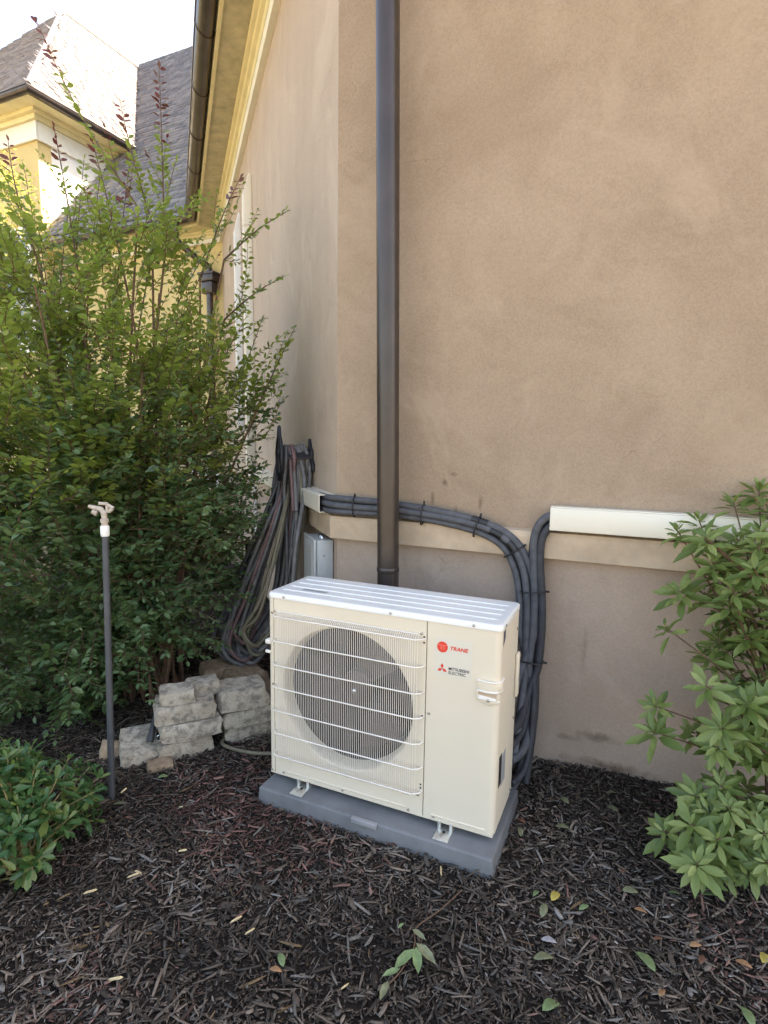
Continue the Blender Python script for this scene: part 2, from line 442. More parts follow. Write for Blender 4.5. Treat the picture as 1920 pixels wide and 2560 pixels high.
def seg_pts(o, z):
    m = Vector((0, 0, z))
    return [Vector((XR, 0.72 - o, z)), CN + MIT * o + m, CN2 + MIT * o + m, Vector((XL, 5.6 - o, z))]
def sweep(prof, segs):
    mb = MB()
    for s in segs:
        mb.prism(prof, lambda p: seg_pts(*p)[s], lambda p: seg_pts(*p)[s + 1])
    return mb
sweep([(0, 1.03), (0, 4.9), (-0.25, 4.9), (-0.25, 1.03)], [0]).build('wall', M['stucco'], house)
sweep([(0, 1.03), (0, 4.9), (-0.25, 4.9), (-0.25, 1.03)], [1]).build('wall', M['stucco_side'], house)
sweep([(0, 1.03), (0, 4.9), (-0.25, 4.9), (-0.25, 1.03)], [2]).build('wall', M['stucco_far'], house)
for k in range(3):
    sweep([(-0.003, -0.3), (-0.003, 1.03), (-0.24, 1.03), (-0.24, -0.3)], [k]).build('plinth', M['plinth'] if k < 2 else M['stucco_far'], house)
    sweep([(-0.02, 1.012), (0.040, 1.012), (0.042, 1.105), (0.034, 1.128), (-0.02, 1.138)], [k]).build('ledge', M['ledge'], house)
    sweep([(-0.02, 4.57), (0.05, 4.57), (0.062, 4.60), (0.062, 4.625), (-0.02, 4.625)], [k]).build('cornice_bead', M['white_trim'], house)
    sweep([(-0.02, 4.627), (0.066, 4.627), (0.078, 4.642), (0.078, 4.662), (0.105, 4.672), (0.115, 4.695), (0.14, 4.703), (0.15, 4.727), (-0.02, 4.727)], [k]).build('crown_moulding', M['cream_trim'], house)
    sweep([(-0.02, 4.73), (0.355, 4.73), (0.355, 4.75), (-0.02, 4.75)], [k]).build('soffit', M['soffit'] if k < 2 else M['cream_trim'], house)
    sweep([(0.357, 4.715), (0.385, 4.715), (0.385, 4.91), (0.357, 4.91)], [k]).build('fascia', M['cream_trim'], house)
# roofs: deck planes with real shingles on the two slopes in view
KP = 1.226
SL = math.sqrt(1 + KP * KP)
ZE, ZR = 4.93, 11.2
TR = (ZR - ZE) / KP
roof = sweep([(0.47, ZE - 0.03), (0.47 - TR, ZR - 0.03), (0.47 - TR, ZR - 0.10), (0.47, ZE - 0.10)], [0, 1, 2])  # slope over the front wall is out of view, added to block sun
def rp(s, t): return seg_pts(0.47 - t, ZE + KP * t - 0.03)[s]
roof.add([rp(2, (7.2 - ZE) / KP), Vector((-12.5, 5.13 + (7.2 - ZE) / KP, 7.2 - 0.03)), Vector((-12.5, 5.13 + TR, ZR - 0.03)), rp(2, TR)], [(0, 1, 2, 3)])
b0, b1, b2 = [Vector((p.x + 0, p.y, ZR - 0.1)) for p in seg_pts(0.47 - TR, ZR)[:3]]
roof.add([b0, b1, b2, Vector((-12.5, b2.y, ZR - 0.1)), Vector((-12.5, b2.y + 7, 4)), Vector((XR, b2.y + 7, 4))], [(0, 1, 2, 3, 4, 5)])
roof = roof.build('roof', M['slate'], house)
def shingles(name, origin, ud, vd, nrm, wlen, hlen, mat, parent, expo=0.13, wid=0.24, keep=None, seed=1):
    r = random.Random(seed); vv = []; ff = []
    rows = int(hlen / expo)
    for j in range(rows):
        v0 = j * expo; u = -r.random() * wid
        while u < wlen:
            wd = wid * r.uniform(0.75, 1.2)
            ua, ub = max(u, 0), min(u + wd - 0.012, wlen); u += wd
            if ub - ua < 0.03: continue
            if keep and not keep(origin + ud * ((ua + ub) / 2) + vd * v0): continue
            dv = r.uniform(-0.004, 0.004); th = r.uniform(0.018, 0.032)
            a = [origin + ud * ua + vd * (v0 + dv), origin + ud * ub + vd * (v0 + dv), origin + ud * ub + vd * (v0 + expo * 1.5), origin + ud * ua + vd * (v0 + expo * 1.5)]
            p = [a[0] + nrm * th, a[1] + nrm * th, a[2] + nrm * 0.003, a[3] + nrm * 0.003, a[0], a[1], a[2], a[3]]
            b = len(vv); vv += [tuple(q) for q in p]
            ff += [(b, b+1, b+2, b+3), (b+4, b+5, b+1, b), (b+5, b+6, b+2, b+1), (b+7, b+4, b, b+3)]
    return tag(np_mesh(name, np.array(vv), np.array(ff), mat, parent), kind='stuff')
vd = Vector((0, 1 / SL, KP / SL)); nn = Vector((0, -KP / SL, 1 / SL))
def valley(p):
    zz = p.z
    return not (p.x < XL + 0.02 and zz < 7.15) and not (zz >= 7.15 and p.x < -8.0 - (zz - 7.05) / KP - 0.02) and p.x < CN2.x - 0.4214 * (0.47 - (p.y - 5.13)) + 0.05
shingles('shingles', Vector((-11.6, 5.13, ZE)), Vector((1, 0, 0)), vd, nn, 9.5, TR * SL, M['slate'], roof, keep=valley, seed=3)

# the taller wing on the left
WX, WY = XL, 5.2
EXW, EYW, EZW = -8.0, 4.78, 7.08
RXW, RZW = -11.2, 11.0
TW = (RZW - EZW) / KP
LX = RXW - (EXW - RXW)
MB().box((LX + 0.44, WY, -0.3), (WX - 0.002, WY + 0.25, 6.98)).build('wall', M['stucco_far'], house)
MB().box((WX - 0.25, WY + 0.252, 3.9), (WX, 10.5, 6.98)).build('wall', M['wing_sunlit'], house)
def wing_prof(mb, o0, z0, o1, z1):
    mb.box((LX, WY - o1, z0), (WX + o1, WY - o0, z1))
    mb.box((WX + o0, WY - o0, z0), (WX + o1, 7.2, z1))
m = MB(); wing_prof(m, 0.003, 6.55, 0.05, 6.85); m.build('frieze', M['white_trim'], house, bevel=0.006)
m = MB(); wing_prof(m, 0.003, 6.852, 0.10, 6.93); wing_prof(m, 0.003, 6.932, 0.17, 6.99); m.build('crown_moulding', M['cream_trim'], house)
m = MB(); wing_prof(m, 0.003, 6.992, 0.40, 7.02); m.build('soffit', M['cream_trim'], house)
wr = MB()
wr.add([(EXW, EYW, EZW), (EXW, 12.0, EZW), (RXW, 12.0, RZW), (RXW, EYW + (EXW - RXW), RZW)], [(0, 1, 2, 3)])
wr.add([(LX, EYW, EZW), (EXW, EYW, EZW), (RXW, EYW + (EXW - RXW), RZW)], [(0, 1, 2)])
wr.add([(LX, EYW, EZW), (RXW, EYW + (EXW - RXW), RZW), (RXW, 12.0, RZW), (LX, 12, EZW)], [(0, 1, 2, 3)])
wr = wr.build('roof', M['shingle_brown'], house)
def hipface(p):
    t = p.y - EYW
    return LX + t + 0.05 < p.x < EXW - t - 0.02
shingles('shingles', Vector((LX, EYW, EZW + 0.02)), Vector((1, 0, 0)), vd, nn, EXW - LX, (EXW - RXW) * SL, M['shingle_brown'], wr, keep=hipface, seed=5)
def rightface(p):
    t = EXW - p.x
    return p.y > EYW + t + 0.02 and p.y < 12
shingles('shingles', Vector((EXW, EYW, EZW + 0.02)), Vector((0, 1, 0)), Vector((-1 / SL, 0, KP / SL)), Vector((KP / SL, 0, 1 / SL)), 6.5, (EXW - RXW) * SL, M['shingle_brown'], wr, keep=rightface, seed=6)
m = MB(); m.tube([(EXW + 0.0, EYW, EZW + 0.045), ((EXW + RXW) / 2, EYW + (EXW - RXW) / 2, (EZW + RZW) / 2 + 0.045), (RXW - 0.0, EYW + EXW - RXW, RZW + 0.05)], 0.05, 8)
m.build('hip_cap', M['shingle_brown'], wr)
m = MB(); m.tube([(RXW, EYW + EXW - RXW, RZW + 0.04), (RXW, 12.0, RZW + 0.04)], 0.045, 8); m.build('ridge_cap', M['shingle_brown'], wr)
for wx0, wx1 in ((-9.75, -8.75),):
    wb = MB().box((wx0, WY - 0.03, 3.1), (wx1, WY - 0.002, 5.2)).build('window', M['white_trim'], house, bevel=0.004)
    for i in range(2):
        for j in range(3):
            a = wx0 + 0.08 + i * 0.43; b = 3.2 + j * 0.65
            MB().box((a, WY - 0.04, b), (a + 0.40, WY - 0.032, b + 0.6)).build('pane', M['glass'], wb)
    MB().box((wx0 - 0.08, WY - 0.12, 3.0), (wx1 + 0.08, WY - 0.001, 3.09)).build('sill', M['white_trim'], wb)

def gutter(name, pts_fn, label):
    """half-round gutter swept through the given offset function"""
    root = empty(name, pts_fn(0.44, 4.8)[0]); rl = Vector(root.location)
    tag(root, label, 'gutter')
    prof = []
    for k in range(13):
        a = math.pi + math.pi * k / 12
        prof.append((0.466 + 0.075 * math.cos(a), 4.82 + 0.085 * math.sin(a)))
    for k in range(12, -1, -1):
        a = math.pi + math.pi * k / 12
        prof.append((0.466 + 0.069 * math.cos(a), 4.82 + 0.079 * math.sin(a)))
    mb = MB()
    P = [[q - rl for q in pts_fn(*p)] for p in prof]
    npt = len(P[0]); n = len(P)
    mb.add([P[i][j] for j in range(npt) for i in range(n)], [(j*n+i, j*n+(i+1) % n, (j+1)*n+(i+1) % n, (j+1)*n+i) for j in range(npt-1) for i in range(n)])
    mb.build('trough', M['copper'], root, smooth=True)
    rim = MB().tube([q - rl for q in pts_fn(0.541, 4.822)], 0.011, 8); rim.build('rim', M['copper'], root, smooth=True)
    a, b = pts_fn(0, 0)[0], pts_fn(0, 0)[-1]
    L = (b - a).length; nseg = max(2, int(L / 0.85))
    for i in range(1, nseg):
        t = i / nseg; ring = []
        for k in range(11):
            q = math.pi + math.pi * k / 10
            c0, c1 = pts_fn(0.466 + 0.0775 * math.cos(q), 4.82 + 0.0875 * math.sin(q))[0], pts_fn(0.466 + 0.0775 * math.cos(q), 4.82 + 0.0875 * math.sin(q))[-1]
            ring.append(c0.lerp(c1, t) - rl)
        MB().tube(ring, 0.006, 6).build('joint_band', M['bronze'], root)
    return root
gutter('gutter', lambda o, z: seg_pts(o, z)[1:3], 'brown half-round gutter under the eave of the angled wall')
gutter('gutter', lambda o, z: seg_pts(o, z)[2:4], 'brown gutter along the low roof above the yellow-lit wall')
gutter('gutter', lambda o, z: [Vector((-14, EYW + 0.44 - o, z + 2.24)), Vector((EXW - 0.44 + o, EYW + 0.44 - o, z + 2.24)), Vector((EXW - 0.44 + o, 6.9, z + 2.24))], 'brown gutter round the roof edge of the taller left wing')

# ------------------------------------------------------------------ downspouts
ds = empty('downspout', (0.309, 0.57, 0))
tag(ds, 'large round dark brown downspout on the tan wall behind the unit', 'downspout')
m = MB()
nseg, rad = 28, 0.0525
path = [(-0.0 - 0.0168 * z, 0, z) for z in (-0.05, 0.9, 0.905, 1.8, 2.7, 3.6, 4.75)]
m.tube(path, [rad] * 7, nseg); m.build('pipe', M['bronze'], ds, smooth=True)
for z in (0.905,):
    m = MB(); m.tube([(-0.0168 * z, 0, z - 0.012), (-0.0168 * z, 0, z - 0.008), (-0.0168 * z, 0, z + 0.01), (-0.0168 * z, 0, z + 0.014)], [rad + 0.0005, rad + 0.0025, rad + 0.0025, rad + 0.0005], nseg, cap=False)
    m.build('seam_band', M['bronze'], ds, smooth=True)
for z in (3.9,):
    m = MB(); m.box((-0.012 - 0.0168 * z, 0.05, z - 0.015), (0.012 - 0.0168 * z, 0.148, z + 0.015)); m.build('bracket', M['bronze'], ds)

p0 = CN2 + MIT * 0.47 + Vector((-0.30, -0.0, 4.75))
ds2 = empty('downspout', p0)
tag(ds2, 'small brown downspout with leader head in the corner of the yellow-lit wall', 'downspout')
q = CN2 + Vector((-0.16, -0.13, 0)) - p0
m = MB(); m.tube(spline([(0, 0, 0.02), (0, 0, -0.12), (0.01, 0.02, -0.24), (q.x * 0.5, q.y * 0.5, -0.42), (q.x * 0.95, q.y * 0.95, -0.56), (q.x, q.y, -0.68)], 6), 0.05, 12)
m.build('offset_bend', M['copper'], ds2, smooth=True)
m = MB()
for zz, hw in ((-0.66, 0.15), (-0.70, 0.15)): pass
m.box((q.x - 0.16, q.y - 0.1, -0.70), (q.x + 0.16, q.y + 0.12, -0.66))
for k, (a, z0, z1) in enumerate(((0.14, -0.80, -0.702), (0.105, -0.98, -0.802))):
    m.box((q.x - a, q.y - a * 0.7, z0), (q.x + a, q.y + a * 0.7, z1))
m.build('leader_head', M['copper'], ds2, bevel=0.008)
m = MB(); m.tube([(q.x, q.y, -0.98), (q.x, q.y, -4.7)], 0.052, 14); m.build('pipe', M['copper'], ds2, smooth=True)

# ------------------------------------------------------------------ equipment pad
PZ = 0.07
pad = empty('equipment_pad', (0.495, 0.152, 0))
tag(pad, 'grey composite pad in the mulch under the outdoor unit', 'pad')
hx, hy = 0.4985, 0.228
slab = MB()
slab.add([(-hx-0.008, -hy-0.008, -0.04), (hx+0.008, -hy-0.008, -0.04), (hx+0.008, hy+0.008, -0.04), (-hx-0.008, hy+0.008, -0.04), (-hx, -hy, PZ), (hx, -hy, PZ), (hx, hy, PZ), (-hx, hy, PZ)],
         [(0,3,2,1),(4,5,6,7),(0,1,5,4),(1,2,6,5),(2,3,7,6),(3,0,4,7)])
slab.build('slab', M['pad'], pad, bevel=0.009, seg=3)
MB().box((-0.055, -hy - 0.013, PZ - 0.018), (0.052, -hy + 0.006, PZ + 0.0025)).build('lug', M['pad_lug'], pad, bevel=0.002)

# ------------------------------------------------------------------ the outdoor unit
UW, UD, UH = 0.977, 0.322, 0.796
unit = empty('outdoor_unit', (0, 0, 0.10))
tag(unit, 'ivory air conditioner outdoor unit with round fan grille on grey pad', 'air conditioner')
FC = (0.362, 0.400); RO, RI = 0.297, 0.280
def loop_rect(x0, x1, z0, z1, n=72):
    """points on a rectangle and a circle seen from the fan centre under the same angles"""
    an = sorted([2 * math.pi * k / n for k in range(n)] + [math.atan2(z - FC[1], x - FC[0]) % (2 * math.pi) for x in (x0, x1) for z in (z0, z1)])
    out = []
    for a in an:
        c, s = math.cos(a), math.sin(a); t = 1e9
        if c > 1e-9: t = min(t, (x1 - FC[0]) / c)
        if c < -1e-9: t = min(t, (x0 - FC[0]) / c)
        if s > 1e-9: t = min(t, (z1 - FC[1]) / s)
        if s < -1e-9: t = min(t, (z0 - FC[1]) / s)
        out.append((a, (FC[0] + c * t, FC[1] + s * t)))
    return out
lr = loop_rect(0.028, 0.7025, 0.004, 0.7725)
m = MB(); n = len(lr)
ring = [(p[0], 0.006, p[1]) for a, p in lr] + [(p[0] + (0.002 if p[0] < .1 else -.0012 if p[0] > .7 else 0), 0.0, p[1]) for a, p in lr]
prof = [(RO, 0.0), (RO - 0.003, 0.0012), (RO - 0.008, 0.008), (RO - 0.012, 0.02), (RI + 0.002, 0.045), (RI, 0.062)]
for r_, y_ in prof: ring += [(FC[0] + r_ * math.cos(a), y_, FC[1] + r_ * math.sin(a)) for a, p in lr]
K = len(prof) + 2
m.add(ring, [(j*n+i, j*n+(i+1) % n, (j+1)*n+(i+1) % n, (j+1)*n+i) for j in range(K-1) for i in range(n)])
fp = m.build('fan_panel', M['cream_metal'], unit, smooth=True)
# inside the fan opening
m = MB(); m.tube([(FC[0], 0.063, FC[1]), (FC[0], 0.0631, FC[1]), (FC[0], 0.26, FC[1])], [0.2805, 0.29, 0.29], 48, cap=False); m.tube([(FC[0], 0.261, FC[1]), (FC[0], 0.27, FC[1])], 0.3, 48); m.build('fan_chamber', plain('brown fan chamber', (0.022, 0.010, 0.009), 0.7), unit)
fan = MB(); fan.tube([(FC[0], 0.16, FC[1]), (FC[0], 0.115, FC[1]), (FC[0], 0.10, FC[1])], [0.075, 0.075, 0.05], 28)
fan = fan.build('fan_hub', M['blade'], unit, smooth=True)
for k in range(3):
    a0 = R(70 + 120 * k); vv = []
    for i in range(7):
        r_ = 0.07 + 0.19 * i / 6
        for j in range(7):
            a = a0 + R(100) * (j / 6 - 0.5) * (0.75 + 0.35 * i / 6) + R(18) * i / 6
            vv.append((FC[0] + r_ * math.cos(a), 0.12 + 0.06 * (j / 6) + 0.01 * math.sin(3.1 * j / 6), FC[1] + r_ * math.sin(a)))
    MB().add(vv, [(i*7+j, i*7+j+1, (i+1)*7+j+1, (i+1)*7+j) for i in range(6) for j in range(6)]).build('fan_blade', M['blade'], fan, smooth=True)
# cabinet sheets
def shell(prof, z0, z1, th):
    """vertical sheet following a plan polyline"""
    m = MB(); P = [Vector((x, y, 0)) for x, y in prof]; inn = []
    for i, p in enumerate(P):
        a = P[max(i-1, 0)]; b = P[min(i+1, len(P)-1)]
        t = (b - a).normalized(); inn.append(p + Vector((-t.y, t.x, 0)) * th)
    k = len(P)
    vv = [(p.x, p.y, z0) for p in P] + [(p.x, p.y, z0) for p in inn] + [(p.x, p.y, z1) for p in P] + [(p.x, p.y, z1) for p in inn]
    ff = []
    for i in range(k - 1):
        ff += [(i, i+1, 2*k+i+1, 2*k+i), (k+i+1, k+i, 3*k+i, 3*k+i+1), (i+1, i, k+i, k+i+1), (2*k+i, 2*k+i+1, 3*k+i+1, 3*k+i)]
    ff += [(0, 2*k, 3*k, k), (k-1, 2*k-1, 4*k-1, 3*k-1)]
    return m.add(vv, ff)
rc = 0.026
arc = [(UW - rc + rc * math.sin(R(a)), rc - rc * math.cos(R(a))) for a in range(0, 91, 10)]
sp = shell([(0.7055, 0.0)] + [(0.8, 0.0), (0.9, 0.0)] + arc + [(UW, 0.12), (UW, 0.268)], 0.004, 0.7725, 0.006).build('service_panel', M['cream_metal'], unit, smooth=True)
shell([(UW - 0.002, 0.2705), (UW - 0.002, UD - 0.004), (UW - 0.03, UD)], 0.004, 0.7725, 0.006).build('corner_post', M['cream_metal'], unit)
arc2 = [(0.018 - 0.018 * math.sin(R(a)), 0.018 - 0.018 * math.cos(R(a))) for a in range(90, -1, -15)]
shell([(0.0, UD), (0.0, 0.1)] + arc2 + [(0.0265, 0.0)], 0.004, 0.7725, 0.006).build('side_panel', M['cream_metal'], unit, smooth=True)
MB().box((0.01, UD - 0.012, 0.004), (UW - 0.035, UD - 0.002, 0.7725)).build('coil_back', M['dark'], unit)
MB().box((0.004, 0.003, -0.004), (UW - 0.005, UD - 0.004, 0.003)).build('base_pan', M['cream_metal'], unit)
# top panel with pressed ridges
m = MB(); c = 0.024; tp = []
for (cx, cy, a0) in ((UW + 0.003 - c, -0.003 + c, -90), (UW + 0.003 - c, UD + 0.004 - c, 0), (-0.003 + c, UD + 0.004 - c, 90), (-0.003 + c, -0.003 + c, 180)):
    for k in range(7):
        a = R(a0 + 15 * k); tp.append((cx + c * math.cos(a), cy + c * math.sin(a)))
k = len(tp)
def inset(p, d):
    cx, cy = UW / 2, UD / 2
    return (cx + (p[0] - cx) * (1 - d / (UW / 2)), cy + (p[1] - cy) * (1 - d / (UD / 2)))
rings = [(tp, 0.774), (tp, UH - 0.006), ([inset(p, 0.0025) for p in tp], UH - 0.0015), ([inset(p, 0.007) for p in tp], UH), ([inset(p, 0.016) for p in tp], UH)]
vv = [(p[0], p[1], z) for rr, z in rings for p in rr]
ff = [(j*k+i, j*k+(i+1) % k, (j+1)*k+(i+1) % k, (j+1)*k+i) for j in range(len(rings)-1) for i in range(k)]
ff.append(tuple((len(rings)-1)*k + i for i in range(k))); ff.append(tuple(range(k-1, -1, -1)))
m.add(vv, ff); top = m.build('top_panel', M['top_metal'], unit, smooth=True)
for yy in (0.066, 0.128, 0.190, 0.252):
    m = MB(); w_ = 0.006
    m.add([(0.03, yy - w_, UH), (0.025, yy, UH + 0.0005), (0.03, yy + w_, UH), (0.04, yy - w_ * .5, UH + 0.003), (0.04, yy + w_ * .5, UH + 0.003),
           (UW - 0.03, yy - w_, UH), (UW - 0.025, yy, UH + 0.0005), (UW - 0.03, yy + w_, UH), (UW - 0.04, yy - w_ * .5, UH + 0.003), (UW - 0.04, yy + w_ * .5, UH + 0.003)],
          [(0, 5, 8, 3), (3, 8, 9, 4), (4, 9, 7, 2), (0, 3, 1), (3, 4, 1), (4, 2, 1), (5, 6, 8), (8, 6, 9), (9, 6, 7)])
    m.build('ridge', M['top_metal'], top)
MB().box((0.11, 0.085, UH + 0.0002), (0.225, 0.108, UH + 0.0012)).build('caution_label', M['ink_grey'], top)
# bottom pressed strips
for x0, x1 in ((0.085, 0.635), (0.735, 0.945)):
    MB().box((x0, -0.0035, 0.016), (x1, 0.002, 0.024)).build('pressed_rib', M['cream_metal'], unit, bevel=0.0025)
# wire grille
GX0, GX1, GZ0, GZ1, GO = 0.040, 0.690, 0.100, 0.708, -0.032
grille = MB()
nw = 74
for i in range(nw + 1):
    x = GX0 + 0.016 + (GX1 - GX0 - 0.032) * i / nw
    e = min(i, nw - i); dep = GO + 0.0045 + (0.010 if e == 0 else 0.004 if e == 1 else 0)
    grille.tube([(x, -0.004, GZ1 + 0.014), (x, dep * 0.75, GZ1 + 0.004), (x, dep, GZ1 - 0.012), (x, dep, 0.4), (x, dep, GZ0 + 0.006), (x, dep * 0.8, GZ0 - 0.012), (x, -0.004, GZ0 - 0.018)], 0.0011, 4, cap=False)
grille = tag(grille.build('grille_wires', M['wire'], unit, smooth=True), kind='stuff')
for z in (0.102, 0.201, 0.301, 0.402, 0.499, 0.601, 0.706):
    m = MB(); m.tube([(GX0 - 0.006, 0.002, z), (GX0 - 0.004, GO * 0.55, z), (GX0 + 0.012, GO, z), (0.2, GO, z), (0.45, GO, z), (GX1 - 0.022, GO, z), (GX1 + 0.0, GO * 0.55, z), (GX1 + 0.006, 0.002, z)], 0.0028, 6)
    m.build('cross_wire', M['wire'], unit, smooth=True)
m = MB(); m.tube([(GX0 + 0.004, -0.005, GZ1 + 0.013), (GX1 - 0.02, -0.005, GZ1 + 0.013)], 0.0024, 6); m.build('cross_wire', M['wire'], unit)
m = MB(); m.tube([(GX0 + 0.004, -0.005, GZ0 - 0.017), (GX1 - 0.02, -0.005, GZ0 - 0.017)], 0.0024, 6); m.build('cross_wire', M['wire'], unit)
m = MB(); m.tube([(FC[0], 0.0995, FC[1]), (FC[0], 0.085, FC[1]), (FC[0], 0.08, FC[1])], [0.012, 0.012, 0.007], 10); m.build('shaft_nut', M['chrome'], unit, smooth=True)
# screws
sm = MB(); sm.tube([(0, 0.001, 0), (0, -0.003, 0), (0, -0.0042, 0)], [0.0052, 0.0052, 0.003], 10)
scr0 = sm.build('screw', M['screw'], unit, smooth=True); first = True
for (x, z) in ((0.08, 0.784), (0.557, 0.784), (0.878, 0.785), (0.718, 0.422), (0.072, 0.013), (0.357, 0.012), (0.644, 0.012), (0.746, 0.014), (0.940, 0.521), (0.012, 0.012), (0.036, 0.72), (0.683, 0.724), (0.683, 0.086)):
    o = scr0 if first else scr0.copy()
    if not first: COL.objects.link(o)
    o.parent = unit; o.location = (x, -0.003 if z > 0.775 else -0.009 if abs(x - .94) < .001 else 0, z); first = False
for (y, z) in ((0.05, 0.784), (0.285, 0.70), (0.285, 0.33), (0.27, 0.03)):
    o = scr0.copy(); COL.objects.link(o); o.location = (UW + (0.003 if z > 0.77 else 0), y, z); o.rotation_euler = (0, 0, R(90))
hm = MB().box((-0.003, -0.0012, -0.003), (0.003, 0.0008, 0.003)); h0 = hm.build('panel_hole', M['dark'], unit); first = True
for (x, z) in ((0.701 - 0.008, 0.712), (0.701 - 0.008, 0.690), (0.692, 0.116), (0.692, 0.130), (0.692, 0.405), (0.020, 0.71), (0.022, 0.40)):
    o = h0 if first else h0.copy()
    if not first: COL.objects.link(o)
    o.location = (x, 0, z); first = False
# corner handles: lip, opening and tab
hd = empty('handle'); hd.parent = unit
bar = [(0.897, -0.006), (0.935, -0.010)] + [(UW - rc + (rc + 0.008) * math.sin(R(a)), rc - (rc + 0.008) * math.cos(R(a))) for a in range(0, 91, 15)] + [(UW + 0.008, 0.05)]
def strip(prof, z0, z1, th, mat, name, bev=0.002): return shell(prof, z0, z1, th).build(name, mat, hd, bevel=bev)
strip(bar, 0.556, 0.588, 0.006, M['cream_metal'], 'grip')
strip([(x, y - 0.006 if y < 0.0 else y) for x, y in bar], 0.549, 0.556, 0.012, M['wire'], 'grip_lip')
strip([(x, y - 0.004 if y < 0.0 else y) for x, y in bar], 0.586, 0.591, 0.009, M['wire'], 'grip_rim')
MB().box((0.905, -0.0025, 0.519), (0.968, 0.001, 0.549)).build('recess', M['ledge'], hd)  # flat plate; the opening's tan shadow is painted as its colour
MB().add([(0.903, -0.002, 0.517), (0.968, -0.002, 0.517), (0.964, -0.012, 0.523), (0.905, -0.012, 0.523), (0.903, -0.002, 0.535), (0.968, -0.002, 0.530)], [(0, 1, 2, 3), (3, 2, 5, 4), (0, 3, 4), (1, 5, 2)]).build('scoop', M['wire'], hd)
MB().box((0.897, -0.006, 0.514), (0.904, 0.0, 0.552)).build('side_lip', M['cream_metal'], hd, bevel=0.002)
MB().prism([(0.900, 0.518), (0.966, 0.519), (0.973, 0.527), (0.982, 0.520), (0.972, 0.511), (0.955, 0.510), (0.946, 0.501), (0.937, 0.500), (0.929, 0.508), (0.905, 0.513)], lambda p: (p[0], -0.007, p[1]), lambda p: (p[0], 0.0, p[1])).build('tab', M['cream_metal'], hd, bevel=0.0015)
hl = empty('handle'); hl.parent = unit
for z0, z1 in ((0.572, 0.592), (0.532, 0.546)):
    MB().box((-0.014, -0.006, z0), (0.014, 0.03, z1)).build('grip', M['wire'], hl, bevel=0.005, seg=3)
MB().box((-0.003, -0.0025, 0.547), (0.010, 0.02, 0.571)).build('recess', M['dark'], hl)
# lettering and emblems on the service panel
def text(body, x, z, h, mat, parent, name, shear=0.0, bold=0.0, width=None):
    cu = bpy.data.curves.new(name, 'FONT'); cu.body = body; cu.size = 1.0; cu.shear = shear; cu.offset = bold; cu.extrude = 0.0
    to = bpy.data.objects.new(name, cu); COL.objects.link(to)
    dg = bpy.context.evaluated_depsgraph_get()
    me = bpy.data.meshes.new_from_object(to.evaluated_get(dg))
    bpy.data.objects.remove(to); bpy.data.curves.remove(cu)
    n = len(me.vertices); co = np.empty(n * 3, dtype=np.float32); me.vertices.foreach_get('co', co); co = co.reshape(-1, 3)
    co[:, :2] -= co[:, :2].min(0); sz = co[:, :2].max(0)
    sy = h / sz[1]; sx = (width / sz[0]) if width else sy
    new = np.stack([x + co[:, 0] * sx, np.full(n, -0.0016), z + co[:, 1] * sy], -1)
    me.vertices.foreach_set('co', new.astype(np.float32).ravel()); me.update(); me.name = name
    me.materials.clear()
    return link(name, me, mat, parent)
stk = MB().box((0.735, -0.0008, 0.578), (0.876, 0.001, 0.722)).build('logo_sticker', M['sticker'], unit)
def disc(cx, cz, r, y, mat, name, z_lo=-2, n=32):
    pts = [(cx + r * math.cos(2 * math.pi * k / n), y, max(cz + r * math.sin(2 * math.pi * k / n), cz + z_lo * r)) for k in range(n)]
    return MB().add(pts, [tuple(range(n))]).build(name, mat, stk)
disc(0.764, 0.686, 0.0205, -0.0012, M['red'], 'red_roundel')
for pts in ([(0.7465, 0.691), (0.7815, 0.691), (0.7815, 0.6945), (0.7465, 0.6945)], [(0.757, 0.676), (0.762, 0.676), (0.762, 0.691), (0.757, 0.691)], [(0.767, 0.676), (0.772, 0.676), (0.772, 0.691), (0.767, 0.691)]):
    MB().add([(x, -0.0015, z) for x, z in pts], [(0, 1, 2, 3)]).build('roundel_mark', M['red_pale'], stk)
text('TRANE', 0.794, 0.679, 0.0145, M['red'], stk, 'lettering', 0.25, 0.03, 0.068)
for ang in (90, 210, 330):
    c0 = Vector((0.765, 0, 0.6045)); d1 = Vector((math.cos(R(ang + 30)), 0, math.sin(R(ang + 30)))) * 0.0118; d2 = Vector((math.cos(R(ang - 30)), 0, math.sin(R(ang - 30)))) * 0.0118
    MB().add([(p.x, -0.0014, p.z) for p in (c0, c0 + d2, c0 + d1 + d2, c0 + d1)], [(0, 1, 2, 3)]).build('diamond', M['red'], stk)
text('MITSUBISHI', 0.790, 0.6035, 0.0115, M['ink'], stk, 'lettering', 0, 0.012, 0.076)
text('ELECTRIC', 0.790, 0.5885, 0.0115, M['ink'], stk, 'lettering', 0, 0.012, 0.064)
# labels and vent on the right side
MB().add([(UW + 0.001, 0.03, 0.766), (UW + 0.001, 0.064, 0.766), (UW + 0.001, 0.064, 0.735), (UW + 0.001, 0.03, 0.712)], [(0, 1, 2, 3)]).build('side_label', M['purple_label'], unit)
MB().box((UW - 0.001, 0.045, 0.165), (UW + 0.0012, 0.085, 0.285)).build('side_vent', M['dark'], unit)
MB().box((UW - 0.001, 0.09, 0.15), (UW + 0.0016, 0.15, 0.27)).build('rating_label', M['ink_grey'], unit)
MB().box((UW - 0.001, 0.277, 0.42), (UW + 0.012, 0.315, 0.60)).build('valve_cover', M['cream_metal'], unit, bevel=0.005)
